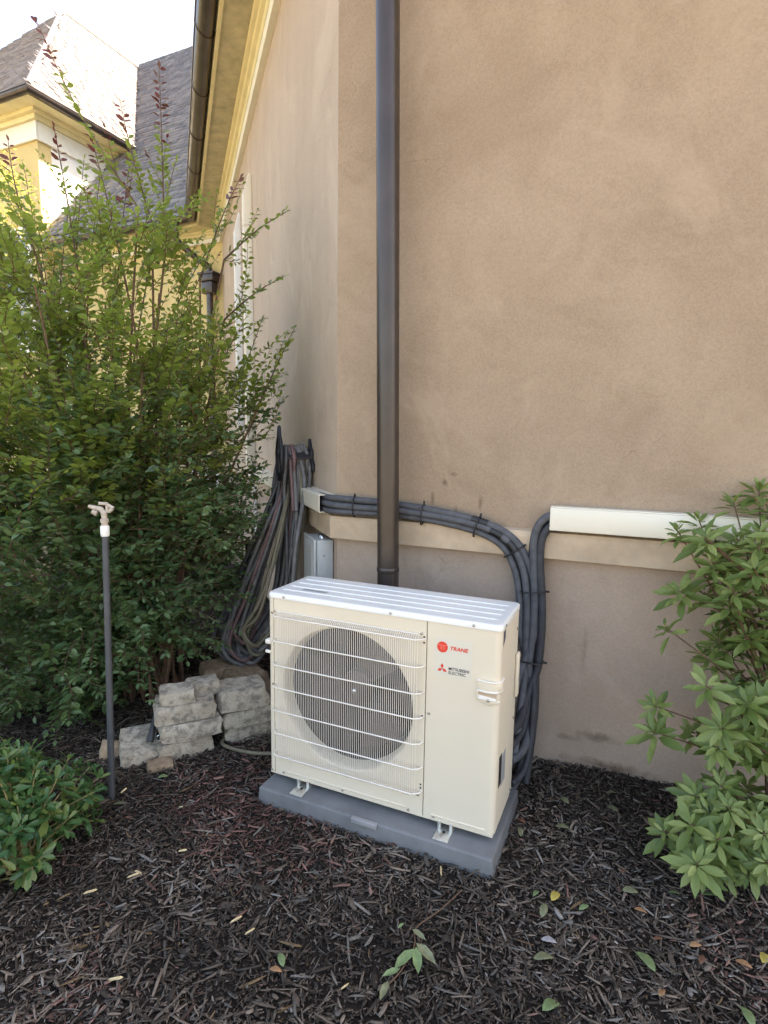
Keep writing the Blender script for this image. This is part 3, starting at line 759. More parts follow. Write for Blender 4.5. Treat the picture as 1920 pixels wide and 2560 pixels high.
# feet
for x0 in (0.140, 0.765):
    ft = empty('foot'); ft.parent = unit
    MB().box((x0, -0.062, -0.030), (x0 + 0.058, 0.05, -0.0265)).build('foot_plate', M['zinc'], ft, bevel=0.0008)
    for a in (0.0, 0.046):
        MB().box((x0 + a, -0.004, -0.0265), (x0 + a + 0.012, 0.03, 0.004)).build('foot_cheek', M['zinc'], ft, bevel=0.0008)
    MB().tube([(x0 + 0.029, -0.036, -0.026), (x0 + 0.029, -0.036, -0.020), (x0 + 0.029, -0.036, -0.019)], [0.010, 0.010, 0.005], 6).build('bolt', M['screw'], ft)
    MB().box((x0 + 0.024, -0.03, -0.0264), (x0 + 0.034, -0.008, -0.0258)).build('slot', M['dark'], ft)

# ------------------------------------------------------------------ duct covers
def box_lw(mb, u0, u1, o0, o1, z0, z1):
    P = [LW(u, o, z) for z in (z0, z1) for (u, o) in ((u0, o0), (u1, o0), (u1, o1), (u0, o1))]
    return mb.add(P, [(0,3,2,1),(4,5,6,7),(0,1,5,4),(1,2,6,5),(2,3,7,6),(3,0,4,7)])
def to_local(o, loc):
    """shift mesh so the object's origin sits at loc"""
    o.data.transform(Matrix.Translation(-Vector(loc))); o.location = loc
    return o
dr = empty('duct_cover', (1.03, 0.72, 1.14))
tag(dr, 'ivory duct cover running to the right behind the azalea', 'duct cover')
MB().box((0, -0.072, 0.004), (1.6, 0, 0.104)).build('cover', M['duct'], dr, bevel=0.003)
MB().box((0, -0.066, 0.1045), (1.6, -0.004, 0.109)).build('top_seam', M['duct'], dr, bevel=0.001)
dl = empty('duct_cover', LW(0.03, 0, 1.137))
tag(dl, 'open-ended ivory duct cover on the angled wall behind the hoses', 'duct cover')
lo = Vector(dl.location)
mb = MB()
pr_ = [(0.0, 1.232), (0.082, 1.232), (0.086, 1.228), (0.086, 1.148), (0.082, 1.144), (0.05, 1.144), (0.05, 1.141), (0.088, 1.141), (0.090, 1.145), (0.090, 1.231), (0.086, 1.236), (0.0, 1.236)]
mb.prism(pr_, lambda p: LW(0.03, p[0], p[1]) - lo, lambda p: LW(3.12, p[0], p[1]) - lo)
mb.build('cover', M['duct'], dl)
mb = MB(); mb.prism([(0.0, 1.139), (0.055, 1.139), (0.055, 1.1405), (0.0, 1.1405)], lambda p: LW(-0.01, p[0], p[1]) - lo, lambda p: LW(3.12, p[0], p[1]) - lo); mb.build('back_plate', M['duct'], dl)
mb = MB(); mb.prism([(0.0, 1.1405), (0.004, 1.1405), (0.004, 1.231), (0.0, 1.231)], lambda p: LW(-0.015, p[0], p[1]) - lo, lambda p: LW(3.12, p[0], p[1]) - lo); mb.build('back_plate', M['duct'], dl)
dv = empty('duct_cover', LW(3.2, 0, 1.14)); lo = Vector(dv.location)
tag(dv, 'tall vertical ivory duct cover with slanted top on the angled wall', 'duct cover')
mb = MB(); mb.prism([(0, 1.14), (0.09, 1.14), (0.09, 3.93), (0.035, 4.12), (0.0, 4.12)], lambda p: LW(3.2, p[0], p[1]) - lo, lambda p: LW(3.31, p[0], p[1]) - lo); mb.build('cover', M['duct'], dv, bevel=0.006)
mb = MB(); mb.prism([(0, 3.62), (0.0925, 3.62), (0.0925, 3.64), (0.0, 3.64)], lambda p: LW(3.197, p[0], p[1]) - lo, lambda p: LW(3.313, p[0], p[1]) - lo); mb.build('joint_band', M['duct'], dv)
dv2 = empty('duct_cover', LW(4.2, 0, 1.6)); lo = Vector(dv2.location)
tag(dv2, 'second vertical white duct just beyond the slanted duct cover', 'duct cover')
mb = MB(); mb.prism([(0, 1.6), (0.08, 1.6), (0.08, 3.9), (0.03, 4.1), (0.0, 4.1)], lambda p: LW(4.2, p[0], p[1]) - lo, lambda p: LW(4.3, p[0], p[1]) - lo); mb.build('cover', M['pvc'], dv2, bevel=0.006)
# thin conduits low on the angled wall
cc = MB(); cc.tube([LW(3.0, 0.03, 0.0), LW(3.0, 0.03, 1.02), LW(3.0, 0.065, 1.08), LW(3.0, 0.075, 1.14)], 0.017, 10)
tag(to_local(cc.build('conduit', M['pvc'], None, smooth=True), LW(3.0, 0.03, 0.0)), 'thin white conduit dropping from the duct cover beside the shrub', 'conduit')
cb = MB(); cb.tube(spline([LW(4.6, 0.01, -0.02), LW(4.6, 0.015, 0.6), LW(4.58, 0.012, 1.0), LW(4.6, 0.05, 1.2)], 5), 0.012, 8)
tag(to_local(cb.build('cable', M['tie'], None, smooth=True), LW(4.6, 0.01, 0)), 'black cable running down the plinth behind the shrub', 'cable')
for i, (u, o, zt) in enumerate(((5.2, 0.25, 1.0), (5.8, 0.35, 1.25))):
    t_ = MB(); a = LW(u, o, 0)
    t_.tube([a, a + Vector((0, 0, zt)), a + Vector((0, 0, zt + 0.03))], [0.03, 0.03, 0.025], 12)
    t_.tube([a + Vector((0, 0, zt - 0.25)), a + Vector((-0.5, 0.1, zt - 0.25))], 0.028, 10)
    tag(to_local(t_.build('vent_pipe', M['pvc'], None, smooth=True), a), ('shorter white plastic pipe behind the shrub', 'taller white plastic pipe behind the shrub')[i], 'pipe')

# grey electrical box
eb = empty('electrical_box', LW(0.12, 0, 0.60)); lo = Vector(eb.location)
tag(eb, 'grey steel electrical box under the ledge beside the hoses', 'electrical box')
mb = MB(); mb.add([LW(u, o, z) - lo for z in (0.55, 0.985) for (u, o) in ((0.06, 0.001), (0.30, 0.001), (0.30, 0.095), (0.06, 0.095))], [(0,3,2,1),(4,5,6,7),(0,1,5,4),(1,2,6,5),(2,3,7,6),(3,0,4,7)])
mb.build('body', M['box_grey'], eb, bevel=0.004)
mb = MB(); mb.add([LW(u, o, z) - lo for z in (0.56, 0.992) for (u, o) in ((0.052, 0.097), (0.308, 0.097), (0.308, 0.112), (0.052, 0.112))], [(0,3,2,1),(4,5,6,7),(0,1,5,4),(1,2,6,5),(2,3,7,6),(3,0,4,7)])
cv = mb.build('cover', M['box_grey'], eb, bevel=0.004)
mb = MB(); mb.add([LW(u, o, z) - lo for z in (0.60, 0.95) for (u, o) in ((0.085, 0.112), (0.275, 0.112), (0.265, 0.117), (0.095, 0.117))], [(0,3,2,1),(4,5,6,7),(0,1,5,4),(1,2,6,5),(2,3,7,6),(3,0,4,7)])
mb.build('raised_panel', M['box_grey'], cv)
for u in (0.12, 0.15):
    mb = MB(); a = LW(u, 0.05, 0.985) - lo; mb.tube([a, a + Vector((0, 0, 0.012)), a + Vector((0, 0, 0.016))], [0.010, 0.010, 0.005], 8); mb.build('top_screw', M['chrome'], eb, smooth=True)
mb = MB(); a = LW(0.06, 0.055, 0.90) - lo; mb.tube([a, a - DU * 0.004], [0.006, 0.004], 8); mb.build('side_screw', M['screw'], eb)

# ------------------------------------------------------------------ insulated refrigerant lines
def bundle_path(ctr, n_off, y_off):
    P = spline(ctr, 7); out = []
    for i, p in enumerate(P):
        a, b = P[max(i-1, 0)], P[min(i+1, len(P)-1)]
        t = b - a; nrm = Vector((-t.z, 0, t.x))
        nrm = nrm.normalized() if nrm.length > 1e-5 else Vector((1, 0, 0))
        out.append(p + nrm * n_off(i / (len(P) - 1)) + Vector((0, 1, 0)) * y_off(i / (len(P) - 1)))
    return out
def wob(a, amp, ph): return lambda t: a + amp * math.sin(9 * t + ph)
def strap(parent, lo, c, axis, nrm_r, y_r):
    """cable tie: a flat loop round the bundle"""
    axis = Vector(axis).normalized(); nz = Vector((-axis.z, 0, axis.x)).normalized()
    pts = [Vector(c) + nz * (nrm_r * math.cos(a)) + Vector((0, 1, 0)) * (y_r * math.sin(a)) - lo for a in [2 * math.pi * k / 20 for k in range(20)]]
    m = MB(); m.tube(pts, 0.0034, 6, closed=True); m.tube([pts[0], pts[0] + nz * 0.014], 0.005, 6)
    return m.build('cable_tie', M['tie'], parent)
la = empty('refrigerant_lines', (-0.05, 0.69, 1.15)); lo = Vector(la.location)
tag(la, 'bundle of dark insulated pipes crossing behind the downspout to the unit', 'pipes')
CA = [LW(0.25, 0.045, 1.186), LW(0.05, 0.048, 1.186), (-0.05, 0.672, 1.187), (0.10, 0.672, 1.186), (0.29, 0.674, 1.183), (0.52, 0.672, 1.163), (0.72, 0.67, 1.128), (0.845, 0.67, 1.068), (0.915, 0.665, 0.96), (0.945, 0.66, 0.82), (0.955, 0.645, 0.66)]
tails = [[(0.955, 0.58, 0.50), (0.945, 0.46, 0.40), (0.93, 0.345, 0.38)], [(0.968, 0.60, 0.50), (0.972, 0.50, 0.36), (0.972, 0.40, 0.22), (0.95, 0.345, 0.16)], [(0.985, 0.62, 0.46), (0.99, 0.55, 0.25), (0.985, 0.45, 0.10), (0.96, 0.36, 0.06)], [(0.96, 0.62, 0.45), (0.965, 0.57, 0.25), (0.97, 0.5, 0.04)], [(0.975, 0.60, 0.48), (0.975, 0.48, 0.30), (0.95, 0.345, 0.27)]]
for k, (no, yo, mat, rr) in enumerate(((0.033, 0.0, 'foam', 0.0165), (0.004, -0.010, 'foam', 0.0165), (-0.027, -0.004, 'foam', 0.0155), (0.014, 0.020, 'foam2', 0.016), (-0.014, 0.018, 'foam2', 0.014))):
    P = bundle_path(CA, wob(no, 0.005, k * 1.7), wob(yo, 0.003, k))
    P = P[:-4] + spline([P[-4], P[-1]] + [Vector(q) + Vector((0.006 * k - 0.012, 0, 0)) for q in tails[k]], 6)[1:]
    m = MB(); m.tube([p - lo for p in P], rr, 12)
    m.build('insulated_pipe', M[mat], la, smooth=True)
for (t0, kk) in ((0.57, 0), (0.63, 1), (0.70, 1)):
    P = bundle_path(CA, wob((0.033, 0.004)[kk], 0.005, kk * 1.7), wob((0.0, -0.010)[kk], 0.003, kk)); i0 = int(t0 * len(P))
    MB().tube([p - lo for p in P[i0:i0 + 4]], 0.0175, 12).build('tape_wrap', M['tie'], la, smooth=True)
for c, ax in (((0.06, 0.668, 1.188), (1, 0, 0)), ((0.43, 0.668, 1.173), (1, 0, -0.1)), ((0.70, 0.668, 1.134), (1, 0, -0.3)), ((0.875, 0.665, 1.03), (1, 0, -1.4))):
    strap(la, lo, c, ax, 0.052, 0.028)
lb = empty('refrigerant_lines', (1.05, 0.69, 1.15)); lo = Vector(lb.location)
tag(lb, 'insulated pipes curving down from the right duct cover to the unit', 'pipes')
CB = [(1.14, 0.68, 1.195), (1.05, 0.68, 1.19), (1.01, 0.675, 1.165), (0.985, 0.67, 1.10), (0.985, 0.665, 0.98), (0.997, 0.66, 0.82), (1.0, 0.645, 0.66), (0.997, 0.62, 0.52)]
tb = [[(0.995, 0.55, 0.40), (0.985, 0.44, 0.34), (0.955, 0.335, 0.33)], [(1.01, 0.58, 0.36), (1.0, 0.46, 0.22), (0.965, 0.345, 0.21)], [(1.01, 0.6, 0.34), (1.005, 0.55, 0.15), (1.0, 0.5, 0.03)], [(1.0, 0.56, 0.42), (1.0, 0.45, 0.16), (0.96, 0.34, 0.11)]]
for k, (no, yo, mat, rr) in enumerate(((0.016, -0.006, 'foam2', 0.018), (-0.018, -0.010, 'foam', 0.018), (0.006, 0.018, 'foam2', 0.015), (-0.026, 0.012, 'foam2', 0.013))):
    P = bundle_path(CB, wob(no, 0.004, k * 2.1), wob(yo, 0.003, k * 1.3))
    P = P[:-3] + spline([P[-3], P[-1]] + [Vector(q) + Vector((0.008 * k - 0.01, 0, 0)) for q in tb[k]], 6)[1:]
    m = MB(); m.tube([p - lo for p in P], rr, 12)
    m.build('insulated_pipe', M[mat], lb, smooth=True)
strap(lb, lo, (0.972, 0.655, 0.86), (0.1, 0, -1), 0.058, 0.034)
strap(lb, lo, (0.985, 0.62, 0.55), (0, 0, -1), 0.055, 0.04)

# ------------------------------------------------------------------ hose hanger and hoses
hg = empty('hose_hanger', LW(0.60, 0, 1.40)); lo = Vector(hg.location)
tag(hg, 'black cast-iron hose hanger on the angled wall', 'hose hanger')
pl = [(-0.11, -0.075), (0.11, -0.075), (0.11, -0.03), (0.07, 0.0), (0.075, 0.05), (0.03, 0.075), (0.0, 0.125), (-0.03, 0.075), (-0.075, 0.05), (-0.07, 0.0), (-0.11, -0.03)]
def plate(parent, name, u, z, o0, o1, sc=1.0):
    return MB().prism(pl, lambda p: LW(u + p[0] * sc, o0, z + p[1] * sc) - lo, lambda p: LW(u + p[0] * sc, o1, z + p[1] * sc) - lo).build(name, M['iron'], parent, bevel=0.004)
bp = plate(hg, 'back_plate', 0.60, 1.405, 0.001, 0.02)
for k in range(5):
    a = R(40 + 25 * k); c0 = LW(0.60, 0.022, 1.37) - lo
    MB().tube([c0, c0 + DU * (0.06 * math.cos(a)) + Vector((0, 0, 0.07 * math.sin(a)))], [0.008, 0.004], 6).build('scroll', M['iron'], bp)
MB().prism([(-0.09, 1.415), (-0.05, 1.45), (0.0, 1.462), (0.05, 1.45), (0.09, 1.415), (0.09, 1.405), (0.05, 1.438), (0.0, 1.45), (-0.05, 1.438), (-0.09, 1.405)], lambda p: LW(0.60 + p[0], 0.02, p[1]) - lo, lambda p: LW(0.60 + p[0], 0.20, p[1]) - lo).build('saddle', M['iron'], hg, smooth=False)
fpz = MB()
fr = empty('front_plate'); fr.parent = hg
ol = [(-0.075, -0.10), (-0.085, 0.0), (-0.05, 0.07), (-0.02, 0.10), (0.0, 0.155), (0.02, 0.10), (0.05, 0.07), (0.085, 0.0), (0.075, -0.10), (0.0, -0.16)]
oc = [LW(0.56 + x, 0.205, 1.44 + z) - lo for x, z in ol]
MB().tube(oc, 0.011, 8, closed=True).build('rim', M['iron'], fr, smooth=True)
for k, sgn in ((0, 1), (1, -1)):
    for zc, rr in ((-0.03, 0.035), (0.045, 0.028)):
        pts = []
        for i in range(20):
            a = i / 19 * 3.6 * math.pi; r_ = rr * (1 - 0.75 * i / 19)
            pts.append(LW(0.56 + sgn * (0.035 + r_ * math.cos(a)), 0.205, 1.44 + zc + r_ * math.sin(a)) - lo)
        MB().tube(pts, 0.006, 6).build('scroll', M['iron'], fr, smooth=True)
MB().tube([LW(0.56, 0.205, 1.29) - lo, LW(0.56, 0.207, 1.44) - lo, LW(0.56, 0.205, 1.58) - lo], [0.008, 0.012, 0.008], 8).build('spine', M['iron'], fr, smooth=True)

def hose_loops(n, seed, u_top, o_lo, o_hi, dR=0.0, dL=0.0, dz=0.0, do=0.0, end=None, zt=1.475, jt=1.0):
    """one continuous hose: n hanging loops, each over the saddle, down near the wall, through the bottom out on the stones and up the outer side"""
    rn = random.Random(seed); pts = []
    for i in range(n):
        t = (i + 0.5) / n; o = o_lo + (o_hi - o_lo) * t + rn.uniform(-0.008, 0.008)
        j = lambda q: rn.uniform(-q, q) * jt
        ut = u_top + j(0.035); k_ = rn.random(); a = 0.36 * k_ - 0.02 + dR; b = 0.02 - 0.40 * rn.random() + dL; z = dz + rn.uniform(-0.02, 0.10) * jt; w = j(0.07) + do
        pts += [LW(ut, o, zt + j(0.012)), LW(ut - 0.06 + j(.015), o + j(.01), zt - 0.08), LW(0.45 + a * .6, o + 0.01 + j(.01), 1.18 + j(0.05)), LW(0.33 + a, 0.13 + o * .3 + w * .2, 0.86 + j(0.07)),
                LW(0.31 + a, 0.20 + w * .5, 0.52 + j(0.06)), LW(0.39 + a * .6, 0.32 + w, 0.27 + z), LW(0.50 + b * .3, 0.43 + w, 0.205 + z), LW(0.69 + b * .6, 0.50 + w * 1.2, 0.29 + z),
                LW(0.85 + b, 0.40 + w, 0.58 + j(0.07)), LW(0.70 + b * .6, 0.25 + w * .5, 1.0 + j(0.06)), LW(ut + 0.085 + j(.015), o + 0.02 + j(.01), zt - 0.12)]
    pts += list(end or [LW(u_top, o_hi, zt), LW(u_top - 0.07, o_hi, zt - 0.1), LW(0.45, o_hi, 1.1)])
    return spline(pts, 7)
def hose(name, P, r, mat, label):
    lo_ = LW(0.60, 0.1, 1.4)
    root = empty(name, lo_); tag(root, label, 'hose', 'hoses on the hanger')
    MB().tube([p - lo_ for p in P], r, 10).build('tube', M[mat], root, smooth=True)
    return root, lo_
h1, l1 = hose('garden_hose', hose_loops(11, 3, 0.60, 0.03, 0.125), 0.0125, 'hose', 'thick grey rubber garden hose coiled on the wall hanger')
P2 = hose_loops(2, 9, 0.59, 0.115, 0.145, 0.12, 0.0, 0.04, 0.02)
h2, l2 = hose('garden_hose', P2, 0.0105, 'hose_red', 'dull red garden hose hanging among the grey loops')
P3 = hose_loops(3, 5, 0.62, 0.05, 0.09, -0.04, -0.16, 0.06, -0.10)
h3, l3 = hose('garden_hose', P3, 0.0095, 'hose_olive', 'thin olive garden hose hanging nearest the electrical box')
P4 = hose_loops(4, 21, 0.58, 0.14, 0.185, 0.08, 0.08, 0.0, 0.05,
                end=[LW(0.58, 0.17, 1.475), LW(0.64, 0.19, 1.30), LW(0.74, 0.28, 1.0), LW(0.80, 0.36, 0.84), LW(0.81, 0.37, 0.76)])
h4, l4 = hose('garden_hose', P4, 0.0115, 'hose_dark', 'dark rubber hose with brass end fitting on the hanger')
a = P4[-1] - l4; dn = Vector((0, 0, -1))
MB().tube([a + Vector((0, 0, 0.10)), a + Vector((0, 0, 0.09)), a + Vector((0, 0, 0.0)), a + Vector((0, 0, -0.01))], [0.012, 0.019, 0.019, 0.014], 12).build('grip_sleeve', M['black_plastic'], h4, smooth=True)
MB().tube([a + Vector((0, 0, -0.008)), a + Vector((0.004, 0, -0.03)), a + Vector((0.014, 0, -0.055)), a + Vector((0.022, 0, -0.07))], [0.014, 0.022, 0.024, 0.012], 14).build('brass_fitting', M['brass'], h4, smooth=True)
# loose tail on the ground by the unit
tp_ = [(-0.30, 0.36, 0.03), (-0.42, 0.27, 0.022), (-0.44, 0.21, 0.02), (-0.36, 0.18, 0.022), (-0.22, 0.20, 0.02), (-0.08, 0.27, 0.02)]
m = MB(); m.tube(spline(tp_, 7), 0.009, 10)
tag(to_local(m.build('garden_hose', M['hose_olive'], None, smooth=True), tp_[0]), 'short length of olive hose lying on the mulch by the stones', 'hose')

# ------------------------------------------------------------------ stacked stones
def stone(cx, cy, z0, L, D, H, rz, mat, label, seed, tilt=(0, 0), taper=0.03, group='blocks in the stone pile'):
    bm = bmesh.new(); bmesh.ops.create_cube(bm, size=1.0)
    bmesh.ops.subdivide_edges(bm, edges=bm.edges[:], cuts=3, use_grid_fill=True)
    rs = random.Random(seed)
    ph = [rs.uniform(0, 6) for _ in range(6)]
    for v in bm.verts:
        x, y, z = v.co
        ex = max(abs(x), abs(y), abs(z))
        s = 1.0
        cnt = sum(abs(c) > 0.49 for c in (x, y, z))
        s = 1.0 if cnt == 1 else 0.965 if cnt == 2 else 0.93
        k = 1 - taper * (z + 0.5)
        nx_ = 0.03 * math.sin(7 * y + ph[0]) * math.sin(6 * z + ph[1]); ny_ = 0.032 * math.sin(6 * x + ph[2]) * math.sin(7 * z + ph[3]); nz_ = 0.05 * math.sin(6 * x + ph[4]) * math.sin(6 * y + ph[5])
        j = 0.008
        v.co = Vector(((x * s * k + nx_ + rs.uniform(-j, j)) * L, (y * s * k + ny_ + rs.uniform(-j, j)) * D, (z * (s if cnt > 1 else 1) + nz_ + rs.uniform(-j, j) * 1.6 + 0.5) * H))
    me = bpy.data.meshes.new('stone_block'); bm.to_mesh(me); bm.free()
    me.polygons.foreach_set('use_smooth', [True] * len(me.polygons)); me.set_sharp_from_angle(angle=R(38))
    o = link('stone_block', me, M[mat]); o.location = (cx, cy, z0); o.rotation_euler = (tilt[0], tilt[1], rz)
    tag(o, label, 'stone', group)
    return o
RZ = R(50)
ax = Vector((math.cos(RZ), math.sin(RZ), 0)); ay = Vector((-math.sin(RZ), math.cos(RZ), 0))
def from_front(px, py, z, D):
    """centre of a block whose front face's lower middle shows at this pixel at height z"""
    p = at_z(px, py, z); return p + ay * (D / 2)
def put(px, py, z, L, D, H, label, seed, mat='stone', rz=RZ, **k):
    p = at_z(px, py, z); yv = Vector((-math.sin(rz), math.cos(rz), 0))
    p = p + yv * (D / 2)
    return stone(p.x, p.y, z, L, D, H, rz, mat, label, seed, **k)
pC = at_z(462, 1893, 0.0); pR = at_z(616, 1852, 0.0); pL = at_z(351, 1910, 0.0)
def blk(p, da, dy, z, L, D, H, label, seed, mat='stone', rz=RZ, **k):
    q = p + ax * da + ay * (dy + D / 2)
    return stone(q.x, q.y, z, L, D, H, rz, mat, label, seed, **k)
blk(pC, 0.005, 0.0, -0.015, 0.265, 0.20, 0.095, 'lowest block of the front stone stack', 1, rz=RZ + 0.05)
blk(pC, 0.038, -0.008, 0.081, 0.295, 0.21, 0.090, 'long grey block second from the ground in the front stack', 2)
blk(pC, 0.018, 0.0, 0.172, 0.285, 0.20, 0.084, 'dark-mottled block third from the ground in the front stack', 3, rz=RZ - 0.03)
blk(pC, -0.018, 0.03, 0.257, 0.165, 0.12, 0.062, 'small chipped stone on top of the front stack', 4, rz=RZ - 0.06, tilt=(0.05, 0))
blk(pC, 0.115, 0.115, 0.235, 0.16, 0.12, 0.066, 'pale block wedged between the two stone stacks', 5)
blk(pR, 0.03, 0.0, 0.0, 0.26, 0.20, 0.082, 'lowest block of the rear stack beside the unit', 6, rz=RZ - 0.05)
blk(pR, 0.02, -0.012, 0.083, 0.28, 0.21, 0.088, 'middle block of the rear stack beside the unit', 7)
blk(pR, -0.005, -0.02, 0.172, 0.255, 0.20, 0.104, 'large pale block on top of the rear stack', 8, taper=0.1)
stone(-0.84, 0.67, 0.115, 0.22, 0.17, 0.075, RZ, 'stone_brown', 'flat orange-brown stone behind the stacks under the hoses', 9)
stone(-0.65, 0.66, 0.11, 0.20, 0.16, 0.080, RZ + 0.2, 'stone_brown', 'brown stone behind the rear stack under the hose loops', 10)
stone(-0.72, 0.66, -0.02, 0.42, 0.2, 0.132, RZ, 'stone_brown', 'dark block low behind both stone stacks under the brown slabs', 14)
blk(pL, 0.0, 0.0, -0.01, 0.175, 0.235, 0.085, 'wedge-shaped stone left of the front stack with pale top', 11, tilt=(R(11), 0), taper=0.05)
blk(at_z(402, 1926, 0.0), 0.0, 0.0, -0.01, 0.115, 0.07, 0.036, 'small flat brown stone lying in front of the stacks', 12, mat='stone_brown')
blk(at_z(270, 1896, 0.0), 0.0, 0.0, -0.012, 0.085, 0.07, 0.07, 'small tan stone behind the sprinkler riser', 13, mat='stone_tan', tilt=(0, R(14)))
# black nozzle wedged between the stones
dC = (pC - CAM).dot(fwd)
nz = empty('hose_nozzle', at_d(398, 1843, dC + 0.0)); lo = Vector(nz.location)
tag(nz, 'black hose nozzle with bright ring end wedged between the stones', 'nozzle')
back = (ay * 0.09 + ax * 0.01)
MB().tube([back, Vector((0, 0, 0)), -ay * 0.004], [0.016, 0.0165, 0.015], 16).build('barrel', M['black_plastic'], nz, smooth=True)
ringc = [(-ay * 0.006) + ax * (0.0135 * math.cos(2 * math.pi * k / 20)) + Vector((0, 0, 0.0135 * math.sin(2 * math.pi * k / 20))) for k in range(20)]
MB().tube(ringc, 0.0036, 8, closed=True).build('end_ring', M['chrome'], nz, smooth=True)
g0 = at_d(374, 1855, dC - 0.03) - lo; g1 = at_d(388, 1795, dC + 0.02) - lo; g2 = at_d(391, 1768, dC + 0.06) - lo
MB().tube([g0, g0.lerp(g1, 0.1), g1, g2], [0.016, 0.018, 0.013, 0.012], 12).build('grip', M['black_plastic'], nz, smooth=True)
MB().tube(spline([g1 + ay * 0.02, g2 + Vector((0, 0, 0.01)), g2 + ay * 0.03 + ax * 0.02 + Vector((0, 0, 0.02)), back + Vector((0, 0, 0.05)), back], 5), 0.007, 8).build('lever', M['black_plastic'], nz, smooth=True)

# ------------------------------------------------------------------ sprinkler on its riser
ps = at_z(278, 1995, 0.0); dS = (ps - CAM).dot(fwd)
sp_ = empty('sprinkler', ps)
tag(sp_, 'impact sprinkler on a tall grey riser pole in front of the shrub', 'sprinkler')
tpv = at_d(263, 1338, dS) - ps
MB().tube([Vector((0.002, 0, -0.08)), tpv * 0.5 + Vector((0.004, 0, 0)), tpv], 0.0135, 14).build('riser_pole', M['riser'], sp_, smooth=True)
U = Vector((0, 0, 1))
MB().tube([tpv - U * 0.004, tpv + U * 0.005, tpv + U * 0.038, tpv + U * 0.042], [0.0165, 0.0185, 0.0185, 0.0155], 14).build('coupling', M['pvc'], sp_, smooth=True)
hb = tpv + U * 0.042
MB().tube([hb, hb + U * 0.012, hb + U * 0.013, hb + U * 0.028, hb + U * 0.03, hb + U * 0.055], [0.013, 0.013, 0.017, 0.017, 0.011, 0.013], 8).build('bearing', M['beige_plastic'], sp_)
rr_ = rgt0
MB().tube([hb + U * 0.05, hb + U * 0.07 - rr_ * 0.012, hb + U * 0.078 - rr_ * 0.05, hb + U * 0.082 - rr_ * 0.064], [0.013, 0.012, 0.009, 0.007], 8).build('spray_nozzle', M['beige_plastic'], sp_, smooth=True)
ba = MB()
for a_, b_, s_ in ((hb + U * 0.055 + rr_ * 0.012, hb + U * 0.092 + rr_ * 0.014, 0.006), (hb + U * 0.092 + rr_ * 0.018, hb + U * 0.094 - rr_ * 0.02, 0.007), (hb + U * 0.06 + rr_ * 0.02, hb + U * 0.072 + rr_ * 0.036, 0.009), (hb + U * 0.088 + rr_ * 0.016, hb + U * 0.074 + rr_ * 0.04, 0.008)):
    ba.tube([a_, b_], s_, 6)
ba.build('swing_arm', M['beige_plastic'], sp_)
MB().tube([hb + U * 0.05 - rr_ * 0.03, hb + U * 0.06 - rr_ * 0.05], [0.012, 0.010], 6).build('deflector', M['beige_plastic'], sp_)

# ================================================================== plants
LEAF_F = [(0, 1, 6), (0, 6, 2), (1, 3, 7), (1, 7, 6), (6, 7, 4), (6, 4, 2), (3, 5, 7), (7, 5, 4)]
def leaf_template(wide=0.5, fold=0.12, curl=0.10, p1=0.32, p2=0.68, w1=0.88, w2=0.82):
    """unit leaf: length 1 along +X, width given, normal +Z"""
    h = wide / 2
    return np.array([(0, 0, 0), (p1, h * w1, fold * h - curl * p1 ** 2), (p1, -h * w1, fold * h - curl * p1 ** 2), (p2, h * w2, fold * h - curl * p2 ** 2), (p2, -h * w2, fold * h - curl * p2 ** 2), (1, 0, -curl), (p1, 0, -curl * p1 ** 2 - fold * h), (p2, 0, -curl * p2 ** 2 - fold * h)], dtype=np.float64)
class Leaves:
    def __init__(s): s.d = []
    def add(s, base, d, n, L):
        s.d.append((*base, *d, *n, L))
def frames(A):
    D = A[:, 3:6]; D = D / np.linalg.norm(D, axis=1, keepdims=True)
    N = A[:, 6:9]; N = N - D * (N * D).sum(1, keepdims=True); N = N / (np.linalg.norm(N, axis=1, keepdims=True) + 1e-9)
    Sd = np.cross(N, D)
    return D, Sd, N
